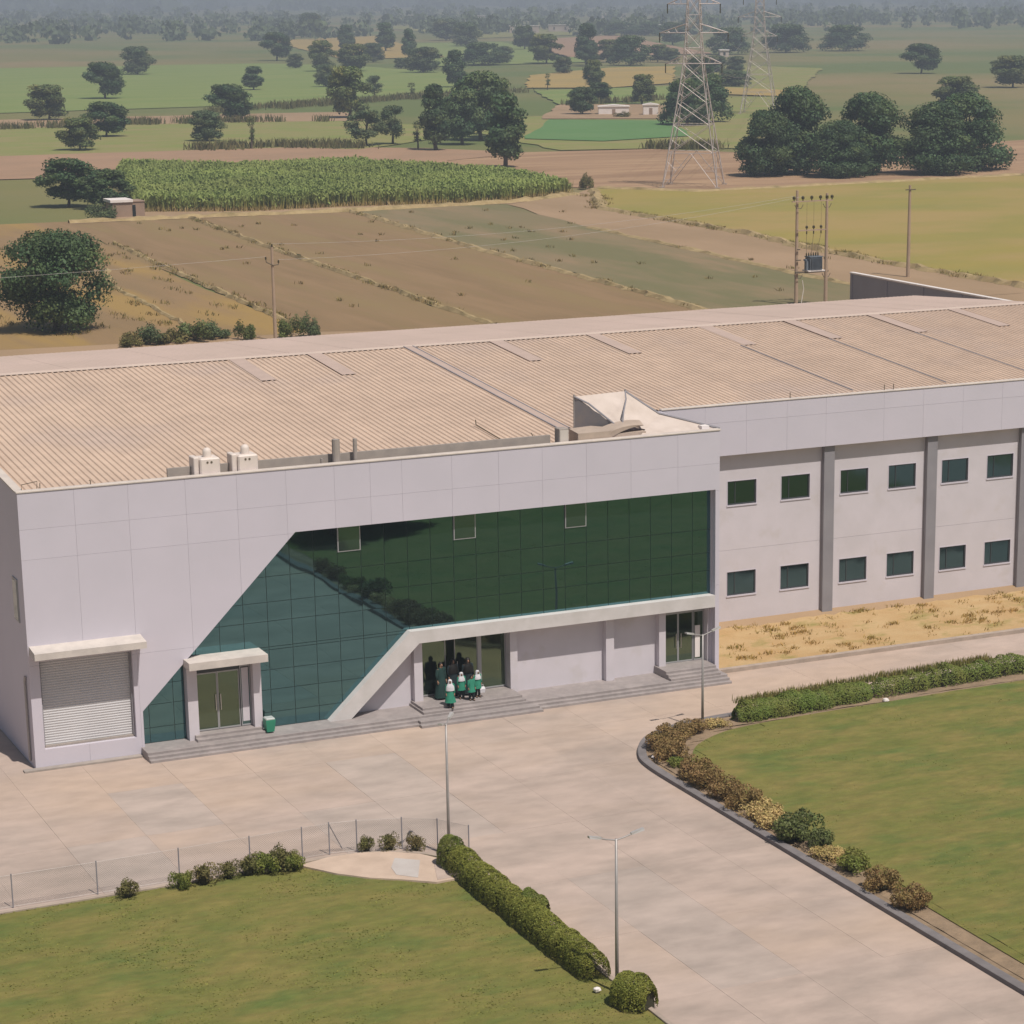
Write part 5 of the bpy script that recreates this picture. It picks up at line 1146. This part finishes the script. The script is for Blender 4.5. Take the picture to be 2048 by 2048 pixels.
def sleeves(step, c):
    mb = MB()
    for s in (-1, 1): mb.tube([(s*.07, 0, .815), (s*.102, 0, .795), (s*.131, .012, .64), (s*.137, -.03-.02*s*step, .52)], [.04, .047, .037, .031], 10)
    return mb.mesh('sleeves', c, True)
def tunic(hem, flare, c): return loft([(0, 0, .838, .045, .042), (0, 0, .815, .095, .058), (0, .005, .76, .118, .075), (0, 0, .64, .105, .075), (0, 0, .53, .125, .095), (0, 0, (hem+.53)/2, .125+flare*.5, .10+flare*.4), (0, 0, hem, .13+flare, .105+flare*.8)]).mesh('tunic', c, True)
def trousers(step, c):
    mb = MB()
    for s in (-1, 1): mb.tube([(s*.05, 0, .52), (s*.055, -.012-s*step*.05, .285), (s*.056, .012-s*step*.09, .06)], [.068, .055, .044], 10)
    return mb.mesh('trousers', c, True)
def shoes(step):
    mb = MB()
    for s in (-1, 1):
        y = -s*step*.09; x = s*.058
        mb.add([(x-.03, y+.05, 0), (x+.03, y+.05, 0), (x+.034, y-.06, 0), (x+.015, y-.115, 0), (x-.015, y-.115, 0), (x-.034, y-.06, 0), (x-.026, y+.045, .05), (x+.026, y+.045, .05), (x+.03, y-.05, .045), (x+.012, y-.1, .025), (x-.012, y-.1, .025), (x-.03, y-.05, .045)],
               [(5, 4, 3, 2, 1, 0), (6, 7, 8, 9, 10, 11)]+[(i, (i+1) % 6, 6+(i+1) % 6, 6+i) for i in range(6)])
    return mb.mesh('shoes', M_shoe)
def scarf(c, length, wd):
    """head cloth with a face opening, falling over the shoulders"""
    mb = MB(); n = 20; rg = [(0, .985, .02), (0.004, .972, .045), (.006, .94, .066), (.006, .895, .072), (.006, .845, .07), (.004, .81, .10), (.004, .76, wd), (.004, (.76+length)/2, wd*1.06), (.004, length, wd*1.1)]
    for cy, z, r in rg: mb.v += [(r*math.cos(6.2832*(i+.5)/n), cy+r*(1.0 if z > .83 else .72)*math.sin(6.2832*(i+.5)/n)-.004, z) for i in range(n)]
    for k in range(len(rg)-1):
        for i in range(n):
            a = 6.2832*(i+1)/n; front = abs(((a-4.712+math.pi) % (2*math.pi))-math.pi)
            if k in (2, 3) and front < .62: continue
            mb.f.append((k*n+i, k*n+(i+1) % n, (k+1)*n+(i+1) % n, (k+1)*n+i))
    return mb.mesh('head_scarf', c, True)
def hair_mesh():
    mb = MB(); n = 14; rg = [(0, .975, .02), (.006, .962, .045), (.012, .93, .06), (.018, .89, .062), (.03, .84, .05), (.04, .78, .045), (.045, .70, .03)]
    for cy, z, r in rg: mb.v += [(r*math.cos(6.2832*(i+.5)/n), cy+r*math.sin(6.2832*(i+.5)/n), z) for i in range(n)]
    for k in range(len(rg)-1):
        for i in range(n):
            a = 6.2832*(i+1)/n; front = abs(((a-4.712+math.pi) % (2*math.pi))-math.pi)
            if k >= 2 and front < 1.25: continue
            mb.f.append((k*n+i, k*n+(i+1) % n, (k+1)*n+(i+1) % n, (k+1)*n+i))
    return mb.mesh('hair', M_hair, True)
def eyes_mesh():
    mb = MB()
    for s in (-1, 1): mb.box(s*.02-.008, s*.02+.008, -.071, -.062, .898, .906)
    mb.box(-.016, .016, -.070, -.060, .862, .867); return mb.mesh('face_features', M_hair)
BODY = {}
def person(x, y, z, h, rz, kind, label, step=0.0, carry=None):
    e = empty('person', (x, y, z), label, 'person', 'people coming out of the main door', rz); S = (h, h, h)
    def put(nm, me): return inst(nm, me, e, (0, 0, 0), (0, 0, 0), S)
    if step not in BODY: BODY[step] = body_mesh(step)
    put('body', BODY[step]); put('shoes', shoes(step)); put('face_features', eyes_mesh())
    if kind == 'pupil':
        put('tunic', tunic(.33, .03, M_green)); put('sleeves', sleeves(step, M_green)); put('trousers', trousers(step, M_navy)); put('head_scarf', scarf(M_scarf, .66, .125))
    elif kind == 'pupil_long':
        put('tunic', tunic(.20, .06, M_green)); put('sleeves', sleeves(step, M_green)); put('trousers', trousers(step, M_navy)); put('head_scarf', scarf(M_scarf, .60, .135))
    elif kind == 'pupil_hair':
        put('tunic', tunic(.34, .03, M_green)); put('sleeves', sleeves(step, M_green)); put('trousers', trousers(step, M_navy)); put('hair', hair_mesh())
    elif kind == 'robe':
        put('tunic', tunic(.05, .06, M_navy)); put('sleeves', sleeves(step, M_navy)); put('trousers', trousers(step, M_navy)); put('head_scarf', scarf(M_hair, .60, .135))
    elif kind == 'robe_green':
        put('tunic', tunic(.05, .07, M_robe)); put('sleeves', sleeves(step, M_robe)); put('trousers', trousers(step, M_navy)); put('hair', hair_mesh())
    return e
#@@POSE
LZ = .321+.214
person(16.93, -.66, LZ-.107, 1.24, -.25, 'pupil_long', 'child in green with long white scarf stepping off the landing', .7)
person(17.72, .05, LZ, 1.17, -.1, 'pupil', 'child in green with white head scarf, middle of the group', .3)
person(18.0, -.36, LZ, 1.10, .05, 'pupil_hair', 'small bareheaded child in green at the front of the group', .5)
person(18.42, .0, LZ, 1.18, .15, 'pupil', 'child in green at right holding a white bag', .2)
person(18.22, .55, LZ, 1.62, .0, 'robe', 'tall woman in black robe behind the children', .0)
person(17.62, .72, LZ, 1.62, .1, 'robe', 'woman in black by the open doorway', .0)
person(16.98, .45, LZ, 1.60, .25, 'robe_green', 'woman in long dark green robe at left of the doorway', .0)
bg_ = empty('white_bag', (18.60, -.06, LZ+.19), 'white bag held by the child at right of the group', 'bag')
inst('bag_body', MB().add([(-.1, -.05, 0), (.1, -.05, 0), (.1, .05, 0), (-.1, .05, 0), (-.12, -.07, .16), (.12, -.07, .16), (.12, .07, .16), (-.12, .07, .16), (-.09, -.02, .25), (.09, -.02, .25), (.09, .02, .25), (-.09, .02, .25)],
     [(0, 3, 2, 1), (8, 9, 10, 11)]+[(k+i, k+(i+1) % 4, k+4+(i+1) % 4, k+4+i) for k in (0, 4) for i in range(4)]).mesh('bag_body', M_scarf), bg_, (0, 0, 0))
inst('bag_strap', MB().tube([(-.06, 0, .24), (-.05, 0, .33), (.05, 0, .33), (.06, 0, .24)], .01, 5).mesh('bag_strap', M_scarf), bg_, (0, 0, 0))
# ================================================================== haze
hm = bpy.data.materials.new('haze'); hm.use_nodes = True; hn = hm.node_tree.nodes; hn.remove(hn['Principled BSDF'])
pv = hn.new('ShaderNodeVolumePrincipled'); pv.inputs['Color'].default_value = (.68, .765, .88, 1); pv.inputs['Density'].default_value = HAZE_D = .00042; pv.inputs['Anisotropy'].default_value = .1
hm.node_tree.links.new(pv.outputs[0], hn['Material Output'].inputs['Volume'])
MB().box(-14500, 14500, -3500, 14500, -1.1, 45).build('haze', hm, kind='stuff')
